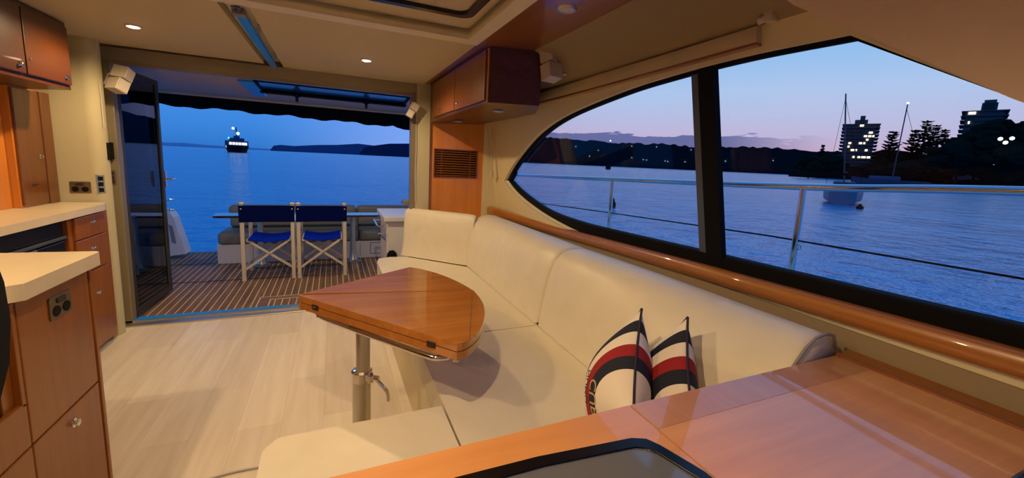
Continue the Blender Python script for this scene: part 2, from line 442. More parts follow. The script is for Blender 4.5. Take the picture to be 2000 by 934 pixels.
# window_1: black border, mullion, grey sliding-frame edge, two panes
g_top = [(y + (-.03 if y > 3.4 else 0), z - .016) for y, z in [tuple(p) for p in win_top]]
g_bot = [p.to_2d() for p in spline([V((y, z, 0)) for y, z in [(-.30, 1.035), (.348, 1.005), (.9, .989), (1.277, .980), (1.9, .962), (2.35, .955), (2.75, .975), (3.05, 1.03), (3.32, 1.105), (3.49, 1.175)]], 6)]
WIN_IN = [tuple(p) for p in g_top] + [(.40, 1.528), (-.30, 1.07)] + [tuple(p) for p in g_bot[:-1]]
w1 = struct('window_1', filled([(y, z) for y, z in WOUT], [WIN_IN], .045, lambda u, v, t: WP(u, v, t + .035)), M_BLACKM)
mull = quadslab(B(), [WP(1.285, .97, .03), WP(1.205, .97, .03), WP(1.24, 1.765, .03), WP(1.315, 1.765, .03)], (1, 0, .184), .03)
obj('mullion', mull, M_BLACKM, w1)
obj('sliding_frame', quadslab(B(), [WP(1.335, .965, .045), WP(1.286, .965, .045), WP(1.316, 1.755, .045), WP(1.362, 1.755, .045)], (1, 0, .184), .02),
    plain('grey_window_track', (.07, .09, .14), .5), w1)
def pane_poly(y0, y1):
    return [p for p in WIN_IN if y0 <= p[0] <= y1]
aft = filled([(1.24, .982)] + [p for p in pane_poly(1.26, 9) if p[1] <= 1.175][::1] + [p for p in pane_poly(1.26, 9) if p[1] > 1.175] + [(1.26, 1.745)], [], .006, lambda u, v, t: WP(u, v, t + .07))
obj('glass_pane', aft, M_WIN, w1)
fwd = filled([(1.26, 1.745), (1.1, 1.75), (.753, 1.745), (.40, 1.53), (-.30, 1.07), (-.30, 1.03), (.348, 1.0), (.9, .985), (1.26, .98)], [], .006, lambda u, v, t: WP(u, v, t + .07))
obj('glass_pane', fwd, M_WIN, w1)
# cream moulded corner panel under the tip of the window
cp = [(3.80, 1.185), (3.56, 1.185)] + [tuple(p) for p in win_bot[::-1] if p[0] > 2.36] + [(2.36, .875), (3.80, .865)]
struct('trim_1', filled(cp, [], .012, lambda u, v, t: WP(u, v, t - .012)), M_WHITE)
# lining of the raked front corner of the window
brow = [(.93, 2.0), (.93, 1.93), (.865, 1.869), (.405, 1.553), (-.5, .99), (-1.8, .99), (-1.8, 2.0)]
struct('trim_2', filled(brow, [], .07, lambda u, v, t: WP(u, v, t - .07)), M_BROW)
# upholstered cove between the timber soffit and the window head, and the little lip under it
cove = B()
prof = [(1.075, 2.005), (1.20, 1.935), (1.30, 1.875), (1.335, 1.852), (1.42, 1.86), (1.42, 2.03), (1.075, 2.03)]
prism(cove, prof, .62, 3.80, 'y')
struct('trim_3', cove, M_SUEDE)

# ---- ceiling: roof skin, left and right liner panels, recessed channel, sunroof surround, timber soffit
struct('ceiling', box(-2.14, 1.45, -1.85, 3.9, 2.10, 2.14), M_LINER)
cl = prism(B(), [(-1.70, 2.20), (-.470, 2.20), (-.470, 3.73), (-1.46, 3.73), (-1.495, 3.62), (-1.55, 3.1), (-1.60, 2.2)], 1.995, 2.03, bev=.008)
struct('ceiling_panel', cl, M_LINER)
cr = prism(B(), [(-.345, 2.20), (.752, 2.20), (.752, 3.80), (-.33, 3.80), (-.345, 3.77)], 1.995, 2.03, bev=.008)
struct('ceiling_panel', cr, M_LINER)
struct('ceiling_channel', box(-.47, -.345, 2.20, 3.80, 2.035, 2.06), M_WHITE)
struct('ceiling_panel', box(-2.1, -1.60, -1.8, 3.4, 1.995, 2.03), M_LINER)
# surround: lip, inner slope, opening
sur = filled([(-1.58, -1.78), (.735, -1.78), (.735, 2.26), (-1.58, 2.26)], [[(-1.35, -1.4), (.66, -1.4), (.66, 2.17), (-1.35, 2.17)]], .05, lambda u, v, t: (u, v, 1.975 + t))
struct('ceiling_trim', sur, M_WHITE)
sur2 = filled([(-1.36, -1.41), (.67, -1.41), (.67, 2.18), (-1.36, 2.18)], [[(-.9, -.6), (.60, -.6), (.60, 1.98), (-.9, 1.98)]], .03, lambda u, v, t: (u, v, 2.025 + t))
struct('ceiling_recess', sur2, M_LINER)
hatch = thing('sunroof_hatch', 'black framed sunroof hatch with beige blind in ceiling recess at top centre', 'hatch', (-.15, .7, 2.03))
def rr(x0, x1, y0, y1, r, n=5):
    out = []
    for cx, cy, a0 in ((x1 - r, y1 - r, 0), (x0 + r, y1 - r, PI / 2), (x0 + r, y0 + r, PI), (x1 - r, y0 + r, 1.5 * PI)):
        for k in range(n + 1):
            a = a0 + k / n * PI / 2; out.append((cx + r * math.cos(a), cy + r * math.sin(a)))
    return out
obj('frame', filled(rr(-.88, .61, -.58, 1.99, .06), [rr(-.85, .575, -.55, 1.955, .05)], .03, lambda u, v, t: (u, v, 2.012 + t)), M_BLACK, hatch, 35)
obj('blind', filled(rr(-.86, .585, -.56, 1.965, .05), [], .01, lambda u, v, t: (u, v, 2.03 + t)), M_LINER, hatch)
sof = prism(B(), [(.735, -1.8), (1.10, -1.8), (1.10, 3.80), (.752, 3.80)], 2.000, 2.03)
struct('ceiling_soffit', sof, M_WOODY)

# ---- aft bulkhead: left block with rounded corner, header, right pillar and corner pillar
lb = [(-2.08, 3.562), (-1.455, 3.562)] + [(-1.455 + .075 * math.sin(q), 3.637 - .075 * math.cos(q)) for q in [k * PI / 16 for k in range(1, 8)]] + [(-1.38, 3.637), (-1.462, 3.80), (-1.462, 3.86), (-2.08, 3.86)]
struct('wall_back', prism(B(), lb, 0, 2.0), M_WALL, smooth=40)
struct('trim_4', box(-1.475, .757, 3.80, 3.90, 1.905, 1.998, .006), M_HEADER)
struct('wall_back.001', prism(B(), [(.69, 3.765), (.81, 3.765), (.81, 3.9), (.69, 3.9)], 0, 2.0, bev=.02, seg=3), M_WALL, smooth=40)
struct('wall_back.002', prism(B(), [(.75, 3.83), (1.62, 3.83), (1.62, 3.92), (.75, 3.92)], 0, 2.02), M_WHITE)
struct('wall_back.003', prism(B(), [(1.345, 3.80), (1.55, 3.80), (1.55, 3.86), (1.345, 3.86)], 0, 2.0, bev=.01), M_WHITE)

# ---- door_1: frame, sill, folded leaves
d1 = struct('door_1', bx(bx(box(-1.465, -1.395, 3.80, 3.87, 0, 1.905, .004), .645, .70, 3.79, 3.87, 0, 1.905), -1.395, .645, 3.80, 3.86, 1.885, 1.906), M_BRONZE)
obj('sill', bx(box(-1.462, .70, 3.72, 3.80, -.01, .012, .003), -1.462, .70, 3.80, 3.87, -.01, .022), M_STEEL, d1)
obj('protective_film', prism(B(), [(-1.385, 3.80), (-.95, 3.83), (-.42, 3.82), (-.40, 3.85), (.30, 3.86), (.30, 3.88), (-.3, 3.875), (-1.385, 3.875)], .0225, .0245), M_BLUEFILM, d1)
def leaf(x0, y0, x1, y1, z0, z1):
    a, b = V((x0, y0, 0)), V((x1, y1, 0)); L = (b - a).length; d = (b - a) / L; n = V((-d.y, d.x, 0))
    F = lambda u, v, t: (a + d * u + n * t + V((0, 0, v)))
    fr = filled([(0, z0), (L, z0), (L, z1), (0, z1)], [[(.035, z0 + .05), (L - .04, z0 + .05), (L - .04, z1 - .04), (.035, z1 - .04)]], .03, F)
    o = obj('leaf', fr, M_DARKFRAME, d1)
    obj('glass_pane', filled([(.02, z0 + .03), (L - .02, z0 + .03), (L - .02, z1 - .02), (.02, z1 - .02)], [], .008, lambda u, v, t: F(u, v, t + .011)), M_DOORGLASS, o)
    return o
lf = leaf(-1.395, 3.875, -1.372, 4.56, .03, 1.885)
lf2 = leaf(-1.44, 3.89, -1.42, 4.60, .03, 1.885)
obj('door_handle', tube(box(-1.345, -1.335, 4.46, 4.50, .98, 1.12), [(-1.338, 4.48, 1.05), (-1.30, 4.48, 1.05), (-1.295, 4.55, 1.055)], .009), M_CHROME, d1)
obj('latch_block', obox(B(), (-1.405, 3.622, 1.285), (.030, .018, 0), (.009, -.015, 0), (0, 0, .056), .004), M_BLACKM, d1)
obj('latch_block', box(-1.463, -1.415, 3.765, 3.80, 1.228, 1.345, .005), M_BLACKM, d1)
obj('latch_shelf', box(.60, .70, 3.87, 4.02, .905, .94, .004), M_BRONZE, d1)
for sx in (-1.432,):
    sp = box(sx - .012, sx + .012, 3.79, 3.80, 1.05, 1.15, .003)
    o = obj('switch_plate', sp, M_SOCKET, d1)
    for k in range(3): obj('rocker', box(sx - .008, sx + .008, 3.785, 3.79, 1.058 + k * .03, 1.08 + k * .03, .002), M_RUBBER, o)

# ================================================================== galley on the left
def knob(parent, p, n, r=.011, label=None):
    """small chrome push knob standing out along n"""
    p, n = V(p), V(n).normalized(); bm = B()
    tube(bm, [p, p + n * .003, p + n * .0035, p + n * .007, p + n * .009, p + n * .014, p + n * .017], r, 14, [r * 1.2, r * 1.2, r * .65, r * .6, r * .85, r * .95, r * .5])
    return obj('knob', bm, M_CHROME, parent, 50)
FX = -1.395
gal = thing('drawer_cabinet', 'cherry drawer unit under the cream galley worktop beside the door', 'cabinet', (FX - .3, 3.33, 0))
obj('carcass', bx(bx(box(-2.05, FX, 3.11, 3.515, .08, .905), FX - .002, FX + .001, 3.49, 3.56, .02, .905), -2.05, FX - .04, 3.112, 3.52, 0, .09), M_WOODZ, gal)
for nm, z0, z1, ky in (('drawer', .765, .895, 3.33), ('drawer', .555, .758, 3.31), ('door', .05, .548, 3.315)):
    d = obj(nm, box(FX, FX + .016, 3.155, 3.485, z0, z1, .003), M_WOODZ, gal)
    knob(d, (FX + .016, ky, z0 + (z1 - z0) * .66 if nm == 'drawer' else .40), (1, 0, 0))
ov = thing('dishwasher', 'black dishwasher with grey handle rail under the galley worktop', 'dishwasher', (-1.7, 2.75, 0))
obj('body', box(-2.05, FX - .03, 2.40, 3.105, .05, .905, .004), M_BLACKM, ov)
obj('door', box(FX - .03, FX - .008, 2.41, 3.095, .08, .78, .004), M_BLACK, ov)
obj('control_strip', box(FX - .03, FX - .012, 2.41, 3.095, .79, .895, .004), M_BLACK, ov)
obj('handle', box(FX - .008, FX + .012, 2.46, 3.075, .795, .812, .004), plain('dark_grey_metal', (.10, .11, .12), .4, metal=.6), ov)
o = obj('latch', box(FX - .008, FX + .004, 2.70, 2.83, .745, .785, .004), plain('latch_grey', (.16, .17, .18), .4), ov)
obj('indicator', box(FX + .004, FX + .006, 2.755, 2.785, .757, .772), M_CHROME, o)
obj2 = thing('base_cabinet', 'cherry base cabinet at left edge behind the island', 'cabinet', (-1.7, 2.0, 0))
obj('carcass', box(-2.05, FX, 1.2, 2.395, .0, .905), M_WOODZ, obj2)
wt = B(); prism(wt, [(-2.08, 1.2), (-1.36, 1.2), (-1.36, 3.45), (-1.37, 3.50), (-1.40, 3.545), (-2.075, 3.560)], .908, .95, bev=.006)
tag(obj('galley_worktop', wt, M_COUNTER, None, 40), 'long cream galley worktop along the left wall', 'worktop')

# tall cupboard on the worktop, overhead cupboards
tc_ = thing('tall_cupboard', 'tall cherry cupboard standing on the galley worktop under the overhead lockers', 'cupboard', (-1.85, 3.38, .95))
TX = -1.63
obj('carcass', bx(box(-2.05, TX, 3.22, 3.556, .951, 1.629), -2.07, -1.66, 2.6, 3.215, .951, 1.629), M_LIGHTWOOD, tc_)
d = obj('door', box(TX, TX + .014, 3.235, 3.455, .96, 1.622, .003), wood('mid_cherry', (.20, .068, .014), (.14, .042, .008), 'z', coat=.4), tc_)
knob(d, (TX + .014, 3.41, 1.24), (1, 0, 0), .010)
obj('side_frame', box(TX, TX + .018, 3.46, 3.556, .953, 1.625, .003), bpy.data.materials['mid_cherry'], tc_)
obj('slot_catch', box(TX + .014, TX + .018, 3.30, 3.36, 1.075, 1.081), M_CHROME, d)
oc = thing('overhead_locker', 'cherry overhead locker pair with chrome knobs at upper left', 'cupboard', (-1.7, 2.6, 1.63))
UX = -1.366
cb = prism(B(), [(-2.07, 1.4), (UX, 1.4), (UX, 3.225), (-1.40, 3.25), (-1.87, 3.55), (-2.07, 3.55)], 1.63, 1.99, bev=.004)
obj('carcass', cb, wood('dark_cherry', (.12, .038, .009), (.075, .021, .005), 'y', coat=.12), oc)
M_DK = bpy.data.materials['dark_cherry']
for y0, y1, ky in ((2.835, 3.205, 3.145), (2.46, 2.825, 2.777), (2.08, 2.45, 2.4)):
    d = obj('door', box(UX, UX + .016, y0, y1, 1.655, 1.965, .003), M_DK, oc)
    knob(d, (UX + .016, ky, 1.69), (1, 0, 0))
for y in (2.846, 2.86):
    obj('hinge_stud', lathe(B(), [(.004, 0), (.005, .003), (.002, .005)], (UX + .016, y, 1.845 if y < 2.85 else 1.73), 'x', 10), M_CHROME, oc)

# island at lower left
IX = -.83
isl = thing('island_cabinet', 'cherry island cabinet with bronze power outlet at lower left', 'cabinet', (-1.1, 1.7, 0))
bm = B(); bx(bm, -1.33, IX - .016, 1.50, 1.945, 0, .89); bx(bm, -1.33, IX - .016, .6, 1.50, 0, .56); bx(bm, -1.33, -1.30, .6, 1.5, .56, .89); bx(bm, -1.33, IX + .004, 1.945, 1.965, 0, .895, .003)
obj('carcass', bm, M_WOODZ, isl)
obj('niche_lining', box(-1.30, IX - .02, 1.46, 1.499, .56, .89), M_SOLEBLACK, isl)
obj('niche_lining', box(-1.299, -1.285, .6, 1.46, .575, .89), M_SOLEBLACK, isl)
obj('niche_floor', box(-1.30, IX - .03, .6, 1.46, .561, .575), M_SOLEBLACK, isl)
obj('upper_panel', box(IX - .016, IX, 1.567, 1.940, .447, .888, .003), M_WOODZ, isl)
d = obj('lower_door', box(IX - .016, IX, 1.567, 1.940, .02, .441, .003), M_WOODZ, isl)
knob(d, (IX, 1.765, .385), (1, 0, 0), .013)
obj('post', box(IX - .016, IX, 1.545, 1.562, .575, .888, .002), M_WOODZ, isl)
obj('shelf_front', box(IX - .016, IX, .6, 1.562, .447, .585, .003), M_WOODZ, isl)
obj('lower_panel', box(IX - .016, IX, .6, 1.562, .02, .441, .003), M_WOODZ, isl)
def outlet(parent, F, w, h, sub=True):
    """double outlet: F(u, v, t) maps plate coordinates to space"""
    pl = filled(rr(-w / 2, w / 2, -h / 2, h / 2, .006), [], .005, F)
    o = obj('outlet_plate', pl, M_SOCKET, parent)
    for u in (-w * .24, w * .22):
        obj('socket', filled([(u + w * .17 * math.cos(a), -h * .16 + h * .23 * math.sin(a)) for a in [k * PI / 8 for k in range(16)]], [], .002, lambda a_, b_, t: F(a_, b_, t + .005)), M_BLACKM, o)
    obj('rocker', filled(rr(-w * .2, w * .18, h * .16, h * .38, .004), [], .004, lambda a_, b_, t: F(a_, b_, t + .005)), M_RUBBER, o)
    return o
outlet(isl, lambda u, v, t: (IX + t, 1.762 + u, .812 + v), .115, .075)
it = B(); prism(it, [(-1.34, .55), (-.835, .55)] + [(-.835 + .06 * (1 - math.cos(a)) * .3, 1.49) for a in (0,)] + [(-.787, 1.53), (-.787, 1.93), (-.80, 1.945), (-1.34, 1.985)], .902, .950, bev=.008, seg=3)
tag(obj('island_worktop', it, M_COUNTER, None, 40), 'short cream worktop on the island at lower left', 'worktop')
hp = B()
loft(hp, [[(x, y, z) for x, y, z in sec] for sec in
     [[(-.76, .75, zz), (-.745, 1.16 + dy, zz), (-.735, 1.345 + dy, zz), (-.76, 1.375 + dy, zz), (-.81, 1.375 + dy, zz), (-.82, .75, zz)] for zz, dy in
      ((.60, -.20), (.70, -.06), (.80, .0), (.90, .022), (1.0, .018), (1.10, -.01), (1.20, -.05))]])
tag(obj('helm_seat_back', hp, M_BLACKM, None, 60), 'black upright pad cut off by the left edge of the picture', 'seat')

# socket plate, switch panel, speakers and cable on the aft wall
wso = thing('power_socket', 'bronze double power socket on the cream wall above the galley worktop', 'socket', (-1.512, 3.565, 1.046))
outlet(wso, lambda u, v, t: (-1.512 + u, 3.564 - t, 1.046 + v), .105, .074)
sw = thing('switch_panel', 'small blue-grey switch panel with black rockers on the door surround', 'switch', (-1.418, 3.578, 1.005))
sn = V((.6, -.8, 0)); su = V((.8, .6, 0)); sc0 = V((-1.418, 3.578, 1.068))
obj('plate', obox(B(), sc0, su * .019, sn * .005, (0, 0, .060), .003), plain('blue_grey_plastic', (.22, .30, .46), .4), sw)
for z in (-.038, 0, .038): obj('rocker', obox(B(), sc0 + sn * .006 + V((0, 0, z)), su * .012, sn * .003, (0, 0, .013), .002), M_BLACKM, sw)


def speaker(name, label, loc, rz, s=1.0, tilt=0, roll=0):
    t = thing(name, label, 'speaker', loc, 'twin cube speakers')
    c = .035 * s
    obj('wall_plate', box(loc[0] - .012 * s, loc[0] + .012 * s, loc[1] + .08 * s, loc[1] + .095 * s, loc[2] - .04 * s, loc[2] + .04 * s, .003), M_WPLASTIC, t)
    obj('bracket_arm', tube(B(), [(loc[0], loc[1] + .082 * s, loc[2]), (loc[0], loc[1] + .05 * s, loc[2]), (loc[0], loc[1] + .03 * s, loc[2] - .004)], .010 * s), M_WPLASTIC, t)
    for k, dz, tw in ((0, -.041, .0), (1, .041, .35)):
        z = loc[2] + dz * s; ca, sa = math.cos(tw), math.sin(tw)
        bm = obox(B(), (loc[0], loc[1], z), V((ca, sa, 0)) * c, V((-sa, ca, 0)) * c * 1.15, (0, 0, c * 1.1), .004)
        o = obj('speaker_cube', bm, M_WPLASTIC, t)
        g = obox(B(), V((loc[0], loc[1], z)) + V((sa, -ca, 0)) * (c * 1.17), V((ca, sa, 0)) * c * .86, V((-sa, ca, 0)) * .002, (0, 0, c * .94), .001)
        obj('grille', g, plain('speaker_grille', (.62, .58, .50), .8), o)
    t.rotation_euler = (tilt, roll, rz); return t
speaker('twin_speaker', 'ivory twin cube speaker on the bulkhead left of the doorway', (-1.300, 3.665, 1.765), math.radians(58), 1.1, 0, math.radians(24))
speaker('twin_speaker', 'ivory twin cube speaker on the pillar right of the doorway', (.640, 3.70, 1.752), math.radians(-8), .85, 0, math.radians(28))
speaker('twin_speaker', 'ivory twin cube speaker on the cove beside the right overhead locker', (1.165, 2.19, 1.925), math.radians(-78), 1.2, 0, math.radians(-14))
for nm, pts, lb_ in (('speaker_cable', [(-1.385, 3.60, 1.74), (-1.383, 3.60, 1.6), (-1.383, 3.60, 1.44)], 'thin white cable trunk running down beside the left door frame'),
                     ('speaker_cable', [(.685, 3.755, 1.78), (.685, 3.755, 1.60), (.688, 3.755, 1.42), (.682, 3.755, 1.2), (.688, 3.755, .95)], 'thin cable hanging beside the right door post')):
    tag(obj(nm, tube(B(), spline(pts, 4), .004, 8), M_WPLASTIC, None, 60), lb_, 'cable')
# blind control rod at the corner pillar
rod = thing('blind_rod', 'white blind control rod hanging beside the timber vent panel', 'rod', (1.36, 3.70, 1.2))
obj('rod', tube(B(), [(1.35, 3.62, 1.66), (1.385, 3.66, 1.25)], .008, 10), M_WPLASTIC, rod)
obj('grip', tube(B(), [(1.385, 3.66, 1.26), (1.387, 3.662, 1.20)], .017, 12), M_WPLASTIC, rod)

# overhead locker on the right and timber vent panel below
ro = thing('overhead_locker', 'dark cherry overhead locker at the right aft corner above the vent panel', 'cupboard', (1.05, 3.0, 1.67))
foot = [(.833, 2.32), (1.13, 2.235), (1.285, 2.60), (1.29, 3.80), (.81, 3.80)]
bm = B()
lo = [bm.verts.new((x, y, 1.689 - (y - 2.32) * .015 if x < 1 else 1.689)) for x, y in foot]; hi = [bm.verts.new((x, y, 1.998)) for x, y in foot]
bm.faces.new(lo[::-1]); bm.faces.new(hi)
for i in range(5): bm.faces.new((lo[i], lo[(i + 1) % 5], hi[(i + 1) % 5], hi[i]))
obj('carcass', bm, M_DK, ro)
def locker_door(y0, y1, ky):
    xx = lambda y: .833 - (y - 2.32) * .0155
    bm = B(); c = [(xx(y0), y0, 1.705), (xx(y1), y1, 1.70), (xx(y1), y1, 1.985), (xx(y0), y0, 1.985)]
    quadslab(bm, c, (-1, 0, 0), .014)
    d = obj('door', bm, M_WOODZ, ro); knob(d, (xx(ky) - .014, ky, 1.735), (-1, 0, 0), .011); return d
locker_door(2.34, 2.955, 2.87); locker_door(2.965, 3.62, 3.33)
obj('edge_strip', bar(B(), (.829, 2.316, 1.69), (.829, 2.316, 1.99), .008, .008), M_LIGHTWOOD, ro)
def puck(parent, p, n, r, mat_l, name='lens'):
    o = obj('bezel', lathe(B(), [(r * .78, -.004), (r, -.004), (r * 1.02, .0), (r, .004)], p, 'z', 28, False), M_STEEL, parent, 40)
    obj(name, lathe(B(), [(r * .8, -.0055), (r * .8, -.003)], p, 'z', 24), mat_l, parent)
for k, (x, y, l) in enumerate(((1.02, 2.62, 'small flat puck light under the near end of the right locker'), (.98, 3.45, 'small flat puck light under the far end of the right locker'))):
    t = thing('puck_light', l, 'light', (x, y, 1.68)); puck(t, (x, y, 1.684 - (.016 if k else .0)), 0, .035, M_LAMPOFF)
vp = thing('vent_panel', 'cherry wall panel with dark louvred vent right of the doorway', 'panel', (1.08, 3.80, .4))
hole = [(.865, 1.178), (1.284, 1.178), (1.284, 1.435), (.865, 1.435)]
obj('panel', filled([(.812, .35), (1.347, .35), (1.347, 1.70), (.812, 1.70)], [hole], .02, lambda u, v, t: (u, 3.825 - t, v)), M_LIGHTWOOD, vp)
o = obj('vent_backing', box(.86, 1.29, 3.822, 3.828, 1.17, 1.44), M_SOLEBLACK, vp)
lv = obj('vent_louvre', filled([(.858, 1.171), (1.291, 1.171), (1.291, 1.442), (.858, 1.442)], [[(.868, 1.181), (1.281, 1.181), (1.281, 1.432), (.868, 1.432)]], .006, lambda u, v, t: (u, 3.806 - t, v)), M_WOODX, vp)
for k in range(11):
    z = 1.194 + k * .0225
    obj('slat', obox(B(), (1.0745, 3.813, z), (.207, 0, 0), (0, .009, .004), (0, -.0012, .0025)), M_WOODX, lv)
for x in (.935, 1.215): obj('slat_rib', box(x - .005, x + .005, 3.816, 3.822, 1.182, 1.431), M_WOODX, lv)

# ---- window pelmet blind, bracket, timber rail, ledge
pel = thing('window_blind', 'cream roman blind rolled up above the long side window', 'blind', (1.34, 1.9, 1.77))
pts = [(2.95, 0), (2.2, .004), (1.6, .012), (1.015, .022)]
secs = [[(1.352, y, 1.772 + d), (1.325, y, 1.774 + d), (1.318, y, 1.80 + d), (1.322, y, 1.835 + d * .6), (1.350, y, 1.850 + d * .4)] for y, d in pts]
obj('fabric_roll', loft(B(), secs), M_LINER, pel, 50)
obj('bottom_batten', loft(B(), [[(1.354, y, 1.764 + d), (1.324, y, 1.764 + d), (1.324, y, 1.773 + d), (1.354, y, 1.773 + d)] for y, d in pts]), M_WOODY, pel)
br = thing('blind_bracket', 'small white blind bracket at the forward end of the window blind', 'bracket', (1.32, .98, 1.85))
obj('plate', box(1.30, 1.335, .955, .985, 1.845, 1.89, .003), M_WPLASTIC, br)
obj('pin', tube(B(), [(1.312, .985, 1.86), (1.305, 1.005, 1.855)], .012, 10), M_WPLASTIC, br)
rl = [(1.40, 3.87, .905, .828), (1.44, 3.5, .898, .822), (1.475, 3.1, .892, .822), (1.49, 2.6, .895, .832), (1.492, 2.0, .915, .854), (1.492, 1.4, .935, .872), (1.492, .34, .962, .900), (1.492, -1.78, .99, .93)]
secs = [[(x + .045, y, b), (x + .006, y, b), (x - .002, y, b + .006), (x - .004, y, (a + b) / 2), (x, y, a - .008), (x + .010, y, a), (x + .045, y, a)] for x, y, a, b in rl]
t = loft(B(), secs); struct('trim_5', t, wood('rail_cherry', (.45, .18, .032), (.34, .115, .016), 'y'), None, 60)
struct('wall_right.001', prism(B(), [(1.62, 3.85), (1.455, 3.85), (1.49, 3.4), (1.51, 2.8), (1.512, -1.78), (1.62, -1.78)], .3, .87), M_SUEDE)

# ================================================================== settee
base = B()
prism(base, [(.385, .70), (1.44, .70), (1.44, 3.78), (.60, 3.78), (.375, 3.62), (.365, 3.2)], 0, .325, bev=.006)
bx(base, -.165, .40, .70, 1.315, 0, .325, .006)
tag(obj('settee_base', base, M_WHITE, None, 40), 'cream moulded base under the U shaped settee', 'seat base')
def cushion(name, pts, z0, z1, label, mat=M_LEATHER, r=.035, puff=.008, group=None):
    bm = B(); prism(bm, pts, z0, z1, bev=r, seg=4)
    bmesh.ops.triangulate(bm, faces=[f for f in bm.faces if len(f.verts) > 4])
    o = obj(name, bm, mat, None, 50); tag(o, label, 'cushion', group); return o
cushion('seat_cushion', [(.365, 1.928), (1.045, 1.928), (1.035, 3.22), (.60, 3.68), (.46, 3.70), (.36, 3.66), (.335, 3.55), (.338, 3.2)], .325, .452,
        'cream leather seat cushion at the far end of the settee next to the doorway', group='cream leather seat cushions')
cushion('seat_cushion', [(.362, .735), (1.045, .735), (1.045, 1.92), (.365, 1.92)], .325, .452, 'cream leather middle seat cushion with the table shadow on it', group='cream leather seat cushions')
cushion('seat_cushion', [(-.205, .735), (.354, .735), (.354, 1.348), (-.17, 1.348), (-.205, 1.30)], .325, .455, 'cream leather near seat cushion beside the bottom edge of the picture', r=.04, group='cream leather seat cushions')
# back cushions: sections swept along the side of the boat
def backsec(y, top, xo=0.0, fat=1.0):
    A_ = [(1.035, .455), (1.06, .50), (1.105, .57), (1.16, .65), (1.215, .72), (1.262, .775), (1.30, .812), (1.345, .838), (1.395, .846), (1.435, .835), (1.455, .80), (1.458, .70), (1.45, .55), (1.44, .455)]
    B_ = [(1.035, .455), (1.048, .55), (1.068, .66), (1.09, .755), (1.118, .825), (1.16, .866), (1.21, .884), (1.27, .887), (1.33, .878), (1.38, .86), (1.43, .82), (1.458, .70), (1.45, .55), (1.44, .455)]
    m_ = max(0, min(1, (y - .72) / .75)); m_ = m_ * m_ * (3 - 2 * m_)
    P = [(a[0] + (b[0] - a[0]) * m_, a[1] + (b[1] - a[1]) * m_) for a, b in zip(A_, B_)]
    return [(x + xo, y, .455 + (z - .455) * (top - .455) / (.846 - .455)) for x, z in P]
def backcushion(y0, y1, t0, t1, label, endcap=False):
    ys = [y0, y0 + .012, y0 + .03] + [y0 + .03 + (y1 - y0 - .06) * k / 6 for k in range(1, 6)] + [y1 - .03, y1 - .012, y1]
    secs = []
    for i, y in enumerate(ys):
        k = min(y - y0, y1 - y) / .03; k = max(0, min(1, k)); s = math.sqrt(1 - (1 - k) ** 2)
        tp = t0 + (t1 - t0) * (y - y0) / (y1 - y0); sec = backsec(y, tp)
        cx, cz = 1.30, .62; g = .93 + .07 * s
        secs.append([(max(cx + (x - cx) * g, x if x > 1.45 else -9), y, max(.455, cz + (z - cz) * g)) for x, _, z in sec])
    return secs
f1 = loft(B(), backcushion(.70, 1.922, .872, .846, ''))
o = obj('back_cushion', f1, M_LEATHER, None, 50)
tag(o, 'long cream leather back cushion behind the two striped pillows', 'cushion', 'cream leather back cushions')
pp = tube(B(), [(max(x, 1.035) - .002, .699, z + .002) for x, y, z in backsec(.70, .872)[3:11]], .005, 8)
obj('piping', pp, plain('grey_piping', (.30, .27, .25), .6), o)
ms = backcushion(1.928, 3.33, .846, .836, '')
ms = [[(x, y + max(0, (y - 2.9) / .43) * (x - 1.035) * .35, z) for x, y, z in sec] for sec in ms]
tag(obj('back_cushion', loft(B(), ms), M_LEATHER, None, 50),
    'cream leather middle back cushion below the tip of the side window', 'cushion', 'cream leather back cushions')
# diagonal corner back cushion
a, b = V((.545, 3.755, 0)), V((1.045, 3.235, 0)); d = (b - a).normalized(); n = V((-d.y, d.x, 0))   # n points outboard/aft
if n.x < 0: n = -n
secs = []
prof = [(0, .455), (.02, .50), (.045, .60), (.062, .72), (.078, .82), (.10, .855), (.125, .865), (.15, .855), (.165, .82), (.165, .455)]
L = (b - a).length
for i, u in enumerate([0, .012, .04, .12, L * .5, L - .05, L - .012, L]):
    k = max(0, min(1, min(u, L - u + .0) / .04)); s = math.sqrt(1 - (1 - k) ** 2)
    tz = 1.045 + .0 * u / L
    secs.append([tuple(a + d * u + n * (.08 + (q - .08) * (.55 + .45 * s)) + V((0, 0, .455 + (z - .455) * tz * (.955 + .045 * s)))) for q, z in prof])
tag(obj('back_cushion', loft(B(), secs), M_LEATHER, None, 50), 'cream leather corner back cushion set diagonally in front of the doorway pillar', 'cushion', 'cream leather back cushions')
struct('trim_6', prism(B(), [(.72, 3.79), (1.15, 3.55), (1.40, 3.68), (1.40, 3.79)], .455, .78), M_WHITE)

# ================================================================== table
ZT = .735
tbl = thing('pedestal_table', 'glossy cherry wedge shaped folding table on a steel pedestal', 'table', (.10, 1.75, 0))
arc_px = [(800, 521.5), (822, 525), (848, 532), (874, 541), (900, 553), (922, 566), (934, 578), (943, 592), (946.5, 607), (945, 625), (937, 644), (924, 658), (908, 668), (893, 672)]
arc = [on(x, y, 'z', ZT).to_2d() for x, y in arc_px]
tip_f = on(591, 573, 'z', ZT).to_2d(); tip_n = on(584, 577, 'z', ZT).to_2d()
far = [tuple(tip_f)] + [tuple(on(795, 521.5, 'z', ZT).to_2d())] + [tuple(p) for p in arc[:6]]
near = [tuple(tip_n), tuple(arc[5] * .998 + tip_n * .002)] + [tuple(p) for p in arc[6:]]
sm = spline([V((*p, 0)) for p in arc], 3); full = [tuple(tip_f)] + [tuple(p.to_2d()) for p in sm]
far = [tuple(tip_f)] + [tuple(p.to_2d()) for p in sm[:16]]
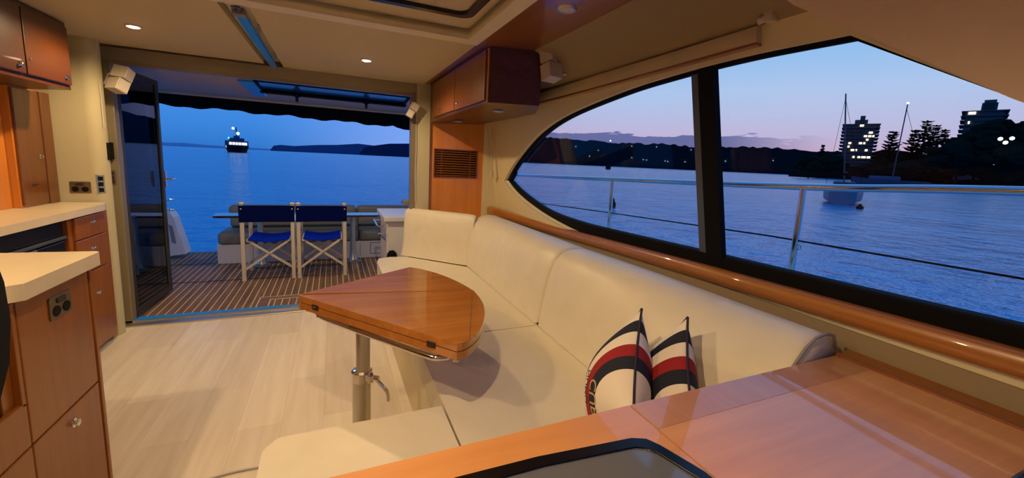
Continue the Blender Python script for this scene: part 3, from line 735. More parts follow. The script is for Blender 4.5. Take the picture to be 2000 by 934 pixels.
near = [(tip_n.x, tip_n.y)] + [(p.x + .004, p.y - .006) for p in sm[15:16]] + [tuple(p.to_2d()) for p in sm[16:]]
obj('upper_leaf', prism(B(), far, ZT - .028, ZT - .001, bev=.005), M_TABLE, tbl, 40)
obj('upper_leaf', prism(B(), near, ZT - .028, ZT, bev=.009, seg=3), M_TABLE, tbl, 50)
low = [(tip_n.x, tip_n.y)] + [tuple(p.to_2d()) for p in sm]
obj('lower_leaf', prism(B(), low, ZT - .060, ZT - .032, bev=.009, seg=3), M_TABLE, tbl, 50)
obj('leaf_gap', prism(B(), [((x - .25) * .985 + .25, (y - 1.75) * .985 + 1.75) for x, y in low], ZT - .034, ZT - .026), M_SEAM, tbl)
c0, c1 = V((*low[0], 0)), V((*low[-1], 0)); ed = (c1 - c0).normalized(); en = V((ed.y, -ed.x, 0))
if en.y > 0: en = -en
for u in (.13, .87):
    c = c0.lerp(c1, u) + en * .003
    h = obj('hinge', obox(B(), c + V((0, 0, ZT - .030)), ed * .017, en * .0025, (0, 0, .009), .001), plain('hinge_bronze', (.09, .07, .05), .4, metal=.8), tbl)
    obj('hinge_pin', tube(B(), [c + V((0, 0, ZT - .030)) - ed * .012 + en * .003, c + V((0, 0, ZT - .030)) + ed * .012 + en * .003], .003, 8), bpy.data.materials['hinge_bronze'], h)
# crossbanding line and centre line inlays
bl = B(); q0 = V((*near[-3], 0)) ; q1 = V((*[(p.x, p.y) for p in sm][17], 0))
obj('veneer_line', bar(bl, V((sm[34].x, sm[34].y + .01, ZT + .0003)), V((sm[16].x - .012, sm[16].y - .004, ZT + .0003)), .0018, .0008), M_SEAM, tbl)
r0 = c0.lerp(c1, .10) - en * .03; r1 = c0.lerp(c1, .90) - en * .05
zz = ZT - .085
obj('support_rail', tube(B(), spline([r0 + V((0, 0, zz + .03)), r0 + ed * .02 + V((0, 0, zz + .004)), r0.lerp(r1, .3) + en * .012 + V((0, 0, zz)), r0.lerp(r1, .65) + en * .026 + V((0, 0, zz)), r1 - ed * .05 + en * .038 + V((0, 0, zz)), r1 - ed * .01 + en * .03 + V((0, 0, zz)), r1 + ed * .012 + en * .005 + V((0, 0, zz)), r1 + ed * .014 - en * .03 + V((0, 0, zz))], 6), .012, 12), M_CHROME, tbl, 60)
obj('rail_end_cap', tube(B(), [r1 + ed * .028 - en * .012 + V((0, 0, zz)), r1 + ed * .045 - en * .018 + V((0, 0, zz))], .022, 16), M_WPLASTIC, tbl)
obj('rail_bracket', bar(B(), r0 + V((0, 0, ZT - .06)), r0 + V((0, 0, zz + .0)), .03, .012), M_SOCKET, tbl)
PX, PY = .108, 1.75
obj('top_plate', box(PX - .06, PX + .10, PY - .07, PY + .10, ZT - .075, ZT - .062, .004), M_SOCKET, tbl)
obj('inner_column', lathe(B(), [(.029, .40), (.029, ZT - .075)], (PX, PY, 0), 'z', 28), M_STEEL, tbl, 40)
obj('outer_column', lathe(B(), [(.09, 0), (.09, .008), (.040, .02), (.0375, .03), (.0375, .40)], (PX - .006, PY, 0), 'z', 32), M_STEEL, tbl, 40)
cl_ = obj('clamp_ring', lathe(B(), [(.0385, .385), (.043, .387), (.043, .428), (.031, .432)], (PX - .005, PY, 0), 'z', 28), M_CHROME, tbl, 40)
cp_ = V((PX + .03, PY - .035, .408))
obj('clamp_bolt', tube(B(), [cp_ + V((-.02, .01, 0)), cp_ + V((.03, -.02, 0))], .011, 10), M_CHROME, cl_)
obj('clamp_lug', box(PX + .015, PX + .040, PY - .055, PY - .025, .390, .426, .004), M_CHROME, cl_)
obj('clamp_lever', tube(B(), spline([cp_ + V((.015, -.015, 0)), cp_ + V((.045, -.03, -.035)), cp_ + V((.062, -.035, -.062)), cp_ + V((.066, -.035, -.10))], 4), .0095, 8), M_CHROME, cl_)

# ================================================================== striped pillows
def pillow_mat():
    m, nt, p = newmat('striped_pillow_cotton')
    t = nt.nodes.new('ShaderNodeUVMap'); s = nt.nodes.new('ShaderNodeSeparateXYZ'); nt.links.new(t.outputs[0], s.inputs[0])
    # uv: u along the edge away from the peak, v down the near edge (metres)
    du = mnode(nt, 'SUBTRACT', s.outputs[0], -.03); dv = mnode(nt, 'SUBTRACT', s.outputs[1], .46)
    du = mnode(nt, 'MULTIPLY', du, 1.05)
    r = mnode(nt, 'SQRT', mnode(nt, 'ADD', mnode(nt, 'MULTIPLY', du, du), mnode(nt, 'MULTIPLY', dv, dv)))
    WH, NV, RD = (.80, .74, .66), (.008, .012, .03), (.30, .010, .016)
    k = [0, .225, .285, .325, .375, .415]   # radii of the bands
    cr_ = ramp(nt, [(0, WH), (.235, NV), (.283, RD), (.325, WH), (.372, NV), (.415, WH)], 'CONSTANT')
    nt.links.new(r, cr_.inputs[0]); nt.links.new(cr_.outputs[0], p.inputs['Base Color'])
    p.inputs['Roughness'].default_value = .85
    n = nt.nodes.new('ShaderNodeTexNoise'); n.inputs['Scale'].default_value = 500; tc2 = nt.nodes.new('ShaderNodeTexCoord'); nt.links.new(tc2.outputs['Object'], n.inputs['Vector'])
    b = nt.nodes.new('ShaderNodeBump'); b.inputs['Strength'].default_value = .2; b.inputs['Distance'].default_value = .001
    nt.links.new(n.outputs[0], b.inputs['Height']); nt.links.new(b.outputs[0], p.inputs['Normal'])
    return m
M_PILLOW = pillow_mat()
def pillow(P, ev, eu, S, T, label, letters):
    """P = top corner, ev = direction of the near edge going down; the other edge falls away along the settee"""
    P = V(P); ev = V(ev).normalized(); eu = V(eu)         # eu is made square to ev: it runs aft and falls
    eu = (eu - ev * eu.dot(ev)).normalized()
    n = eu.cross(ev).normalized()                         # points to the open side
    zmin = .462
    def F(u, v, side, lift=0):
        su, sv = 2 * u / S - 1, 2 * v / S - 1
        e = .055 * S
        uu = u - e * su * (1 - sv * sv) * (1 if True else 0); vv = v - e * sv * (1 - su * su)
        th = T * ((max(0, 1 - su ** 2)) ** .62) * ((max(0, 1 - sv ** 2)) ** .62)
        q = P + eu * uu + ev * vv + n * side * (th + lift)
        if q.z < zmin:
            k = zmin - q.z; q = V((q.x, q.y, zmin - 0.0)) + n * side * min(k, .06) * .25
        return q
    t = thing('striped_pillow', label, 'pillow', (P.x, P.y, .46), 'striped pillows on the settee')
    bm = B(); uvl = bm.loops.layers.uv.new('UVMap'); N = 30; ring = {}
    for side in (1, -1):
        g = [[None] * (N + 1) for _ in range(N + 1)]
        for i in range(N + 1):
            for j in range(N + 1):
                edge = i in (0, N) or j in (0, N)
                if edge and (i, j) in ring: g[i][j] = ring[i, j]; continue
                u = S * (.5 - .5 * math.cos(PI * i / N)); v = S * (.5 - .5 * math.cos(PI * j / N))
                vv = bm.verts.new(F(u, v, side)); g[i][j] = (vv, u, v)
                if edge: ring[i, j] = g[i][j]
        for i in range(N):
            for j in range(N):
                q = [g[i][j], g[i + 1][j], g[i + 1][j + 1], g[i][j + 1]]
                if side < 0: q = q[::-1]
                try: fc = bm.faces.new([x[0] for x in q])
                except ValueError: continue
                for lp, x in zip(fc.loops, q): lp[uvl].uv = (x[1], x[2])
    obj('cover', bm, M_PILLOW, t, True)
    path = [F(S * k / 24, 0, 1, .0) for k in range(25)] + [F(S, S * k / 24, 1) for k in range(1, 25)] + [F(S - S * k / 24, S, 1) for k in range(1, 25)] + [F(0, S - S * k / 24, 1) for k in range(1, 24)]
    path.append(path[0].copy())
    obj('piping', tube(B(), path, .0042, 8), M_NAVY, t, True)
    for s, size, u0, v0, ang, mt in letters:
        ca, sa = math.cos(ang), math.sin(ang)
        bm = textmesh(s, size, lambda x, y, z: F(u0 + x * ca + y * sa, v0 + x * sa - y * ca, 1, .0012 + z))
        obj('lettering', bm, mt, t)
    return t
M_INK = plain('dark_print', (.02, .015, .02), .7)
pillow((.985, 1.062, .865), (-.54, -.616, -.573), (.15, .60, -.79), .40, .11, 'nearer striped pillow, whole left face showing with gold lettering low down',
       [('CUP', .066, .155, .30, math.radians(62), M_GOLD), ('NUMU', .042, .20, .245, math.radians(62), M_INK)])
pillow((1.10, .965, .858), (-.46, -.60, -.66), (.12, .64, -.76), .37, .09, 'striped pillow on the right, tucked between the other pillow and the backrest', [('III', .05, .17, .16, math.radians(40), M_GOLD)])

# ================================================================== sideboard in the foreground
sb = thing('sideboard', 'cherry sideboard body under the glossy top behind the settee', 'cabinet', (.5, 0, 0))
obj('carcass', box(-.50, 1.47, -.9, .672, 0, .770), M_WOODX, sb)
ZS = .80
tl = prism(B(), [(-.52, -.95), (.628, -.95), (.628, .688), (-.52, .688)], ZS - .028, ZS, bev=.003)
tag(obj('timber_worktop', tl, M_TOP, None, 40), 'glossy timber top left of the seam, with the dark glass panel in it', 'worktop')
tr_ = prism(B(), [(.632, -.95), (1.44, -.95), (1.44, .688), (.632, .688)], ZS - .028, ZS, bev=.003)
o = obj('timber_worktop', tr_, M_TOP, None, 40); tag(o, 'large glossy timber top right of the seam, reflecting the purple window light', 'worktop')
obj('crossband', box(.632, 1.438, .596, .686, ZS, ZS + .0006), M_TOPBAND, o)
lp = B(); loft(lp, [[(1.438, y, ZS - .028), (1.438, y, ZS + .006), (1.446, y, ZS + .010), (1.47, y, ZS + .003), (1.505, y, ZS + .012), (1.515, y, ZS - .028)] for y in (.688, -.95)])
tag(obj('timber_ledge', lp, M_WOODY, None, 50), 'narrow raised timber ledge between the sideboard top and the wall', 'ledge')
gp = thing('glass_panel', 'dark grey glass panel with black rim set into the sideboard top at bottom centre', 'panel', (.35, .4, ZS))
go = [(-.3, .612), (.343, .598), (.545, .580), (.572, .568), (.585, .545), (.612, .46), (.622, .1), (.58, -.3), (-.3, -.3)]
gi = [(-.28, .582), (.343, .574), (.535, .557), (.553, .548), (.565, .53), (.590, .45), (.60, .1), (.56, -.28), (-.28, -.28)]
obj('rim', filled(go, [gi], .012, lambda u, v, t: (u, v, ZS + t)), M_BLACK, gp)
obj('panel', filled(gi, [], .003, lambda u, v, t: (u, v, ZS + .005 + t)), M_PANEL, gp)
ip = thing('instrument_pod', 'dark navy glossy pod cutting the bottom right corner of the picture', 'panel', (1.3, 0, ZS))
obj('housing', box(1.13, 1.43, -.3, .24, ZS + .0008, ZS + .03, .008), plain('navy_gloss', (.004, .010, .03), .15, coat=1), ip)

# curved steel track on the floor by the near seat
tk = [on(x, y, 'z', 0.004) for x, y in ((395, 940), (440, 927), (475, 919), (512, 912))]
tag(obj('floor_track', tube(B(), spline(tk, 5), .006, 8), M_STEEL), 'thin curved steel strip on the floor at the bottom edge', 'strip')

# ================================================================== ceiling fittings
def lamp(x, y, z, label, watts, lit=True, soft=.018):
    t = thing('downlight', label, 'light', (x, y, z), 'recessed ceiling downlights')
    obj('bezel', lathe(B(), [(.024, -.006), (.036, -.006), (.038, -.002), (.038, .001), (.024, .001)], (x, y, z), 'z', 28, False), M_STEEL if not lit else M_WPLASTIC, t, 40)
    obj('bulb' if lit else 'lens', lathe(B(), [(.018, -.010), (.027, -.007), (.028, -.001)], (x, y, z), 'z', 24), M_LAMP if lit else M_LAMPOFF, t)
    if lit:
        l = bpy.data.lights.new('downlight_beam', 'SPOT'); l.energy = watts; l.color = LAMP_COL; l.spot_size = math.radians(169); l.spot_blend = .55
        l.shadow_soft_size = soft
        o = bpy.data.objects.new('downlight_beam', l); COL.objects.link(o); o.parent = t; o.location = (0, 0, -.03)
    return t
lamp(CEILING_LAMPS[0][0], CEILING_LAMPS[0][1], 1.994, 'lit round downlight in the left ceiling panel', LAMP_W)
lamp(CEILING_LAMPS[1][0], CEILING_LAMPS[1][1], 1.994, 'lit round downlight in the right ceiling panel', LAMP_W)
for k, (x, y) in enumerate(FORWARD_LAMPS):
    lamp(x, y, 1.974, 'lit downlight in the ceiling out of the picture, %s' % ('over the island', 'over the near seat', 'behind the camera on the left', 'behind the camera on the right')[k], LAMP_W)
sl = thing('soffit_light', 'unlit steel rimmed downlight in the timber soffit at the top', 'light', (.908, 1.597, 2.0))
obj('bezel', lathe(B(), [(.032, -.004), (.034, -.009), (.040, -.009), (.046, -.003), (.047, .0), (.03, .0)], (.908, 1.597, 2.0), 'z', 32, False), M_STEEL, sl, 40)
obj('lens', lathe(B(), [(.033, -.005), (.033, -.001)], (.908, 1.597, 2.0), 'z', 28), M_LAMPOFF, sl)
# blue filmed blind track in the ceiling channel
bt = thing('door_track', 'ceiling track covered in blue film between the two ceiling panels', 'track', (-.40, 3.0, 2.0))
obj('film_cover', obox(B(), (-.405, 3.12, 1.992), (.022, 0, 0), (-.004, .66, 0), (0, 0, .012), .004), M_BLUEFILM, bt)
obj('end_sleeve', obox(B(), (-.402, 2.435, 1.992), (.027, 0, 0), (0, .028, 0), (0, 0, .016), .004), M_BRONZE, bt)
obj('hanger', bx(box(-.408, -.394, 2.35, 2.40, 1.985, 2.036), -.418, -.382, 2.335, 2.375, 1.985, 1.992, .001), M_SOCKET, bt)
for y in (2.75, 3.45):
    obj('track_bolt', bx(box(-.372, -.360, y, y + .014, 1.98, 2.036), -.378, -.354, y - .006, y + .02, 2.0, 2.006), M_STEEL, bt)

# ================================================================== cockpit
DECKZ = 0.0
dk = B(); prism(dk, [(-2.15, 3.87), (1.45, 3.87), (1.45, 6.28), (-2.15, 6.28)], -.05, 0.0)
struct('cockpit_floor', dk, M_TEAK)
struct('trim_7', box(-2.15, 1.45, 6.24, 6.30, -.25, .004), M_TEAKPLAIN)
dh = thing('deck_hatch', 'teak deck hatch with pale caulked outline just outside the door sill', 'hatch', (.1, 4.0, 0))
obj('border', filled([(-.62, 3.89), (.9, 3.89), (.9, 4.20), (-.62, 4.20)], [[(-.535, 3.88), (.82, 3.88), (.82, 4.125), (-.535, 4.125)]], .003, lambda u, v, t: (u, v, t)), M_TEAKPLAIN, dh)
M_CAULK = plain('pale_caulk', (.58, .52, .44), .6)
obj('caulk_line', filled([(-.63, 3.885), (.91, 3.885), (.91, 4.21), (-.63, 4.21)], [[(-.62, 3.88), (.90, 3.88), (.90, 4.20), (-.62, 4.20)]], .0035, lambda u, v, t: (u, v, t)), M_CAULK, dh)
obj('caulk_line', filled([(-.54, 3.885), (.83, 3.885), (.83, 4.13), (-.54, 4.13)], [[(-.53, 3.88), (.82, 3.88), (.82, 4.12), (-.53, 4.12)]], .0038, lambda u, v, t: (u, v, t)), M_CAULK, dh)
for y, nm in ((4.86, 'deck_seam'), (5.62, 'deck_seam')):
    tag(obj(nm, box(-2.1, -.2 if y < 5 else -1.28, y, y + .012, .0, .002), M_BLACKM), 'dark cross seam in the teak deck %s' % ('by the chair feet' if y < 5 else 'left of the cockpit bench'), 'seam')
# director's chairs
def chair(label):
    W, D, Hh = .452, .44, .80
    t = thing('director_chair', label, 'chair', (0, 0, 0), 'blue director chairs in the cockpit')
    for x in (-W / 2, W / 2):
        s = 1 if x > 0 else -1
        obj('leg', box(x - .018, x + .018, -.012, .012, .012, Hh, .004), M_ALU, t)
        obj('leg', box(x - .018, x + .018, D - .012, D + .012, .012, .60, .004), M_ALU, t)
        obj('foot_cap', box(x - .021, x + .021, -.016, .016, 0, .018, .004), M_WPLASTIC, t)
        obj('foot_cap', box(x - .021, x + .021, D - .016, D + .016, 0, .018, .004), M_WPLASTIC, t)
        obj('top_cap', ball(B(), (x, 0, Hh + .004), .026, 2, (1, .9, .6)), M_WPLASTIC, t, True)
        obj('armrest', box(x - .024, x + .024, .005, D + .03, .60, .622, .006), M_ALU, t)
        obj('side_rail', box(x - s * .035 - .010, x - s * .035 + .010, .02, D - .02, .40, .425, .003), M_ALU, t)
        obj('side_rail', box(x - .010, x + .010, .0, D, .10, .125, .003), M_ALU, t)
    for y in (.03, D - .03):
        for s in (-1, 1):
            bm = bar(B(), (-s * (W / 2 - .045), y + s * .008, .41), (s * (W / 2 - .012), y + s * .008, .115), .024, .012, (0, 1, 0), .002)
            br_ = obj('cross_brace', bm, M_ALU, t)
            obj('brace_cap', ball(B(), (-s * (W / 2 - .045), y - .012, .412), .020, 1, (1, .7, 1)), M_WPLASTIC, br_, True)
        obj('pivot', lathe(B(), [(.008, -.02), (.010, .02)], (0, y, .268), 'y', 10), M_STEEL, t)
    secs = []
    for k in range(9):
        x = -W / 2 - .022 + (W + .044) * k / 8; sag = .012 * math.sin(PI * k / 8)
        secs.append([(x, -.024 + sag, .785), (x, -.018 + sag, .785), (x, -.018 + sag, .615), (x, -.024 + sag, .615)])
    bc = obj('back_canvas', loft(B(), secs), M_BLUECANVAS, t, 50)
    for x in (-W / 2, W / 2):
        obj('stud', lathe(B(), [(.007, -.028), (.007, -.022)], (x, 0, .752), 'y', 10), M_ALU, bc)
    secs = []
    for k in range(9):
        x = -W / 2 + .04 + (W - .08) * k / 8; sag = .025 * math.sin(PI * k / 8)
        secs.append([(x, .0, .432 - sag), (x, D, .440 - sag), (x, D, .434 - sag), (x, .0, .426 - sag)])
    obj('seat_canvas', loft(B(), secs), M_BLUESEAT, t, 50)
    return t
ch = chair('left of the two blue canvas director chairs on the teak deck, seen from behind')
ch.location = (-.624, 4.80, 0); ch.rotation_euler = (0, 0, math.radians(-.3)); ORG[ch.name] = V(ch.location)
dup(ch, (-.116, 4.79, 0), math.radians(.3), 'right of the two blue canvas director chairs on the teak deck, seen from behind')
# bench
bn = thing('cockpit_bench', 'white moulded bench base along the stern behind the director chairs', 'bench', (-.3, 5.9, 0))
obj('base', prism(B(), [(-1.245, 5.60), (1.25, 5.60), (1.25, 6.16), (-1.20, 6.16)], 0, .225, bev=.012), M_GELCOAT, bn, 40)
obj('back_board', box(-1.16, 1.25, 6.08, 6.18, .2, .60, .02), M_GELCOAT, bn)
for x in (.315, ): obj('locker_seam', box(x, x + .004, 5.597, 5.602, .02, .20), M_BLACKM, bn)
obj('locker_lid', filled([(.44, .05), (.60, .05), (.60, .20), (.44, .20)], [[(.445, .055), (.595, .055), (.595, .195), (.445, .195)]], .003, lambda u, v, t: (u, 5.598 - t, v)), M_BLACKM, bn)
for x0, x1, l in ((-1.235, -.42, 'left end'), (-.41, .295, 'middle'), (.305, 1.2, 'right end')):
    cu = box(x0, x1, 5.56, 6.02, .228, .375, .045, 4)
    tag(obj('bench_seat_cushion', cu, M_GREY, None, 50), 'grey seat cushion at the %s of the stern bench' % l, 'cushion', 'grey seat cushions on the stern bench')
for x0, x1, l in ((-1.18, -.43, 'left end'), (-.42, .285, 'middle'), (.295, 1.2, 'right end')):
    t = thing('bench_back_cushion', 'grey two roll back cushion at the %s of the stern bench' % l, 'cushion', ((x0 + x1) / 2, 5.98, .376), 'grey back cushions on the stern bench')
    obj('upper_roll', box(x0, x1, 5.90, 6.07, .505, .655, .045, 4), M_GREY, t, 50)
    obj('lower_pad', box(x0 + .01, x1 - .01, 5.91, 6.06, .377, .515, .035, 4), M_GREY, t, 50)
ct = thing('cockpit_table', 'dark varnished cockpit table behind the director chairs', 'table', (-.35, 5.45, 0))
obj('tabletop', prism(B(), rr(-1.215, .525, 5.29, 5.54, .05), .585, .610, bev=.004), plain('dark_varnish', (.035, .018, .012), .12, coat=1), ct, 40)
for x in (-.78, .22):
    obj('column', lathe(B(), [(.09, 0), (.09, .012), (.055, .03), (.045, .06), (.035, .12), (.030, .30), (.030, .58)], (x, 5.42, 0), 'z', 20), M_STEEL, ct, 40)
# wet bar module
wb = thing('wet_bar', 'white cockpit wet bar with steel grab rail right of the stern bench', 'cabinet', (.85, 4.8, 0))
obj('cabinet_body', box(.51, 1.2, 4.40, 5.0, 0, .67, .01), M_GELCOAT, wb)
obj('bar_top', box(.475, 1.25, 4.33, 5.08, .672, .722, .008), M_GELCOAT, wb)
obj('rail', tube(B(), spline([(.51, 4.95, .60), (.44, 4.95, .60), (.43, 4.9, .60), (.43, 4.55, .60), (.44, 4.5, .60), (.51, 4.5, .60)], 4), .012, 10), M_CHROME, wb)
obj('ring', tube(B(), [(.475 + .05 * math.cos(a), 4.42 + .05 * math.sin(a), .53) for a in [k * PI / 6 for k in range(12)]] + [(.525, 4.42, .53)], .005, 6), M_CHROME, wb)
obj('stay', tube(B(), [(.44, 4.6, .52), (.52, 4.42, .44)], .006, 8), M_CHROME, wb)
bg_ = B(); loft(bg_, [[(.56 + .06 * math.cos(a) * s, 4.36 + .035 * math.sin(a) * s, z) for a in [k * PI / 5 for k in range(10)]] for z, s in ((.02, .9), (.12, 1.05), (.25, 1), (.33, .8), (.36, .4))])
tag(obj('black_bag', bg_, M_BLACKM, None, True), 'small black bag standing against the wet bar', 'bag')
# transom gate at left with chrome rails
tg = thing('transom_gate', 'white triangular transom gate wing with a grey hatch, left of the cockpit', 'gate', (-1.75, 6.0, 0))
obj('wing', prism(B(), [(-1.86, .03), (-1.635, .06), (-1.735, .50), (-1.77, .565), (-1.86, .60)], 5.95, 6.15, 'y', .012), M_GELCOAT, tg)
obj('inset', prism(B(), [(-1.765, .20), (-1.725, .19), (-1.75, .40), (-1.785, .42)], 5.945, 5.952, 'y'), plain('grey_inset', (.22, .24, .30), .4), tg)
for z in (.70, .58):
    obj('grab_rail', tube(B(), spline([(-2.0, 6.0, z - .01), (-1.83, 5.98, z), (-1.76, 5.97, z + .015), (-1.74, 6.0, z + .005)], 4), .014, 10), M_CHROME, tg)
# hardtop, its white edge, black clear curtain rolled up
struct('cockpit_ceiling', prism(B(), [(-2.15, 3.9), (1.6, 3.9), (1.6, 6.30), (-2.15, 6.30)], 1.975, 2.12), plain('hardtop_gelcoat', (.70, .50, .34), .7, spec=.1))  # warm tint in the gelcoat colour stands in for lamp light on it
struct('trim_8', box(-2.15, 1.6, 6.22, 6.30, 1.950, 1.976, .004), M_WHITE)
cu_pts = []; N = 60
bm = B(); top = []; bot = []
for layer, yy in ((0, 6.235), (1, 6.28)):
    for k in range(N + 1):
        x = -2.15 + 3.35 * k / N
        zb = 1.815 - .045 * max(0, (x + 1.2) / 2.2) + .010 * math.sin(x * 9) + .008 * math.sin(x * 23 + 1) + (-.025 if x > .85 else 0)
        top.append((x, yy, 1.952)); bot.append((x, yy + .01 * math.sin(x * 14), zb))
n1 = N + 1
secs = [[top[k], bot[k], bot[n1 + k], top[n1 + k]] for k in range(n1)]
tag(obj('rolled_curtain', loft(bm, secs), M_BLACKM, None, 60), 'black rolled up curtain with wavy lower edge under the cockpit hardtop', 'curtain')
# hatch window flipped up under the hardtop
fwn = thing('flip_up_window', 'blue tinted window in black frame, hinged up under the cockpit ceiling', 'window', (.08, 4.1, 1.88))
obj('frame', filled([(-.58, 3.93), (.665, 3.93), (.70, 4.50), (-.62, 4.50)], [[(-.55, 3.95), (.64, 3.95), (.665, 4.44), (-.58, 4.44)]], .02, lambda u, v, t: (u, v, 1.885 + t)), M_BLACKM, fwn)
obj('rear_bar', box(-.60, .70, 4.42, 4.50, 1.862, 1.884, .006), M_BLACKM, fwn)
obj('glass_pane', filled([(-.56, 3.94), (.65, 3.94), (.675, 4.45), (-.59, 4.45)], [], .008, lambda u, v, t: (u, v, 1.892 + t)), plain('blue_tinted_pane', (.012, .075, .30), .15, spec=.4), fwn)
obj('film_strip', prism(B(), [(-.675, 3.91), (-.57, 3.91), (-.60, 4.85), (-.70, 4.85)], 1.872, 1.884), M_BLUEFILM, fwn)
for x in (-.30, .31):
    l = obj('latch', bx(box(x - .014, x + .014, 4.40, 4.44, 1.835, 1.886, .004), x - .03, x + .03, 4.41, 4.43, 1.85, 1.862, .003), M_BLACK, fwn)
    obj('latch_knob', lathe(B(), [(.010, -.03), (.014, -.02), (.014, 0)], (x, 4.42, 1.835), 'z', 12), M_RUBBER, l)
lampc = thing('cockpit_light', 'lit round light in the cockpit ceiling behind the flipped up window', 'light', (-.35, 4.75, 1.975))
obj('bulb', lathe(B(), [(.05, -.008), (.05, -.001)], (-.35, 4.75, 1.975), 'z', 20), M_LAMP, lampc)
l = bpy.data.lights.new('cockpit_beam', 'SPOT'); l.energy = 24; l.color = LAMP_COL; l.spot_size = math.radians(150); l.spot_blend = .8; l.shadow_soft_size = .03
o = bpy.data.objects.new('cockpit_beam', l); COL.objects.link(o); o.parent = lampc; o.location = (0, 0, -.03)
# side deck with guard rail
struct('side_deck', prism(B(), [(1.62, -3), (2.22, -3), (2.22, 5.2), (1.9, 6.3), (1.62, 6.3)], .30, .38), M_GELCOAT)
gr = thing('guard_rail', 'polished steel guard rail with stanchions outside the long side window', 'railing', (2.1, 2, .38))
rp = [(2.1, -.9, 1.375), (2.1, .55, 1.340), (2.1, 1.25, 1.302), (2.1, 2.74, 1.252), (2.1, 3.8, 1.218), (2.1, 4.6, 1.197), (2.1, 4.85, 1.18), (2.1, 4.93, 1.14), (2.1, 4.95, 1.05)]
obj('top_rail', tube(B(), spline(rp, 5), .0165, 12), M_CHROME, gr, 60)
for y, z in ((1.253, 1.30), (2.742, 1.25), (4.95, 1.06), (-.3, 1.36)):
    s_ = obj('stanchion', tube(B(), [(2.1, y, .38), (2.1, y, z)], .0155, 12), M_CHROME, gr, 60)
    obj('wire_eye', tube(B(), [(2.1 + .012 * math.cos(a), y - .022, .38 + (z - .38) * .68 + .012 * math.sin(a)) for a in [k * PI / 4 for k in range(9)]], .003, 6), M_STEEL, s_)
tag(obj('guard_wire', tube(B(), [(2.1, 4.95, .885), (2.1, 4.2, .905), (2.1, 2.74, .975), (2.1, 1.4, 1.034), (2.1, .5, 1.052), (2.1, -.8, 1.07)], .0045, 6), M_BLACKM, None, 60), 'thin dark wire strung below the guard rail', 'wire')

# ================================================================== sea and shores
SEA0, HEEL = -.62, .0062
def seaz(x): return SEA0 + HEEL * x
m, nt_, p = newmat('harbour_water')
p.inputs['Base Color'].default_value = (.0, .37, .68, 1); p.inputs['Roughness'].default_value = .16; p.inputs['IOR'].default_value = 1.27
t_ = nt_.nodes.new('ShaderNodeTexCoord')
def wn(scale, det, sx=1, sy=1):
    mp_ = nt_.nodes.new('ShaderNodeMapping'); mp_.inputs['Scale'].default_value = (sx, sy, 1); nt_.links.new(t_.outputs['Object'], mp_.inputs[0])
    n_ = nt_.nodes.new('ShaderNodeTexNoise'); n_.inputs['Scale'].default_value = scale; n_.inputs['Detail'].default_value = det; n_.inputs['Roughness'].default_value = .6
    nt_.links.new(mp_.outputs[0], n_.inputs['Vector']); return n_.outputs[0]
hsum = mnode(nt_, 'ADD', mnode(nt_, 'MULTIPLY', wn(.9, 5), .6), mnode(nt_, 'MULTIPLY', wn(.10, 4), 1.6))
b_ = nt_.nodes.new('ShaderNodeBump'); b_.inputs['Strength'].default_value = .6; b_.inputs['Distance'].default_value = .5
nt_.links.new(hsum, b_.inputs['Height']); nt_.links.new(b_.outputs[0], p.inputs['Normal'])
M_SEA = m
R_ = 7000
bm = B(); ring = [[bm.verts.new((x, y, seaz(x)))  for x in (-R_, -400, -40, 40, 400, R_)] for y in (-R_, -400, -40, 40, 400, R_)]
for a, b in zip(ring, ring[1:]):
    for k in range(5): bm.faces.new((a[k], a[k + 1], b[k + 1], b[k]))
me_ = struct('sea', bm, M_SEA)

M_HILL = plain('dusk_hillside', (.010, .013, .016), 1, spec=0, var=.5)
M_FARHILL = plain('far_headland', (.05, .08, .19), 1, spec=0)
M_TREE = plain('dark_foliage', (.012, .018, .012), 1, spec=0)
M_TRUNK = plain('dark_bark', (.02, .016, .012), 1, spec=0)
M_WINLIT = emit('lit_window', (1, .80, .50), 2.2)
M_HOUSELIT = emit('house_window_light', (1, .82, .55), .7)
M_WHITELIT = emit('white_lamp', (1, .95, .85), 1.8)
M_FARLIT = emit('ferry_cabin_light', (1, .92, .75), 1.0)
M_TOWER = plain('tower_concrete', (.10, .09, .085), .9)
M_HOUSE = plain('house_wall', (.022, .022, .024), .9)

def ridge(name, cols, dist, depth, mat, steps=4, jit=0):
    """hill: cols = (column px, height px above its waterline); built as a solid ridge at its distance"""
    bm = B(); secs = []; col = []
    for (a, ha), (b, hb) in zip(cols, cols[1:]):
        for k in range(steps): f_ = k / steps; col.append((a + (b - a) * f_, ha + (hb - ha) * f_))
    col.append(cols[-1])
    for px, h in col:
        q = away(px, dist); r = away(px, dist + depth); cosf = q.normalized().dot((ROT @ V((0, 0, -1))))
        hh = max(1.0, (h + (random.random() - .5) * jit) / FPX * dist * max(.45, cosf))
        s = seaz(q.x) - .5
        mid = q.lerp(r, .45)
        secs.append([(q.x, q.y, s), (q.x, q.y, s + .12 * hh + .5), tuple(q.lerp(r, .2).to_2d()) + (s + .62 * hh + .5,), (mid.x, mid.y, s + hh * (dist + .45 * depth) / dist + .5), (r.x, r.y, s)])
    loft(bm, secs); return struct(name, bm, mat)
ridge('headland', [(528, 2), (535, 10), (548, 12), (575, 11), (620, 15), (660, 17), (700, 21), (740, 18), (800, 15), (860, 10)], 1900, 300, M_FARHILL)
ridge('headland', [(702, 2), (712, 15), (730, 19), (760, 24), (800, 26), (850, 30), (900, 20)], 1400, 200, plain('near_headland', (.02, .03, .075), 1, spec=0))
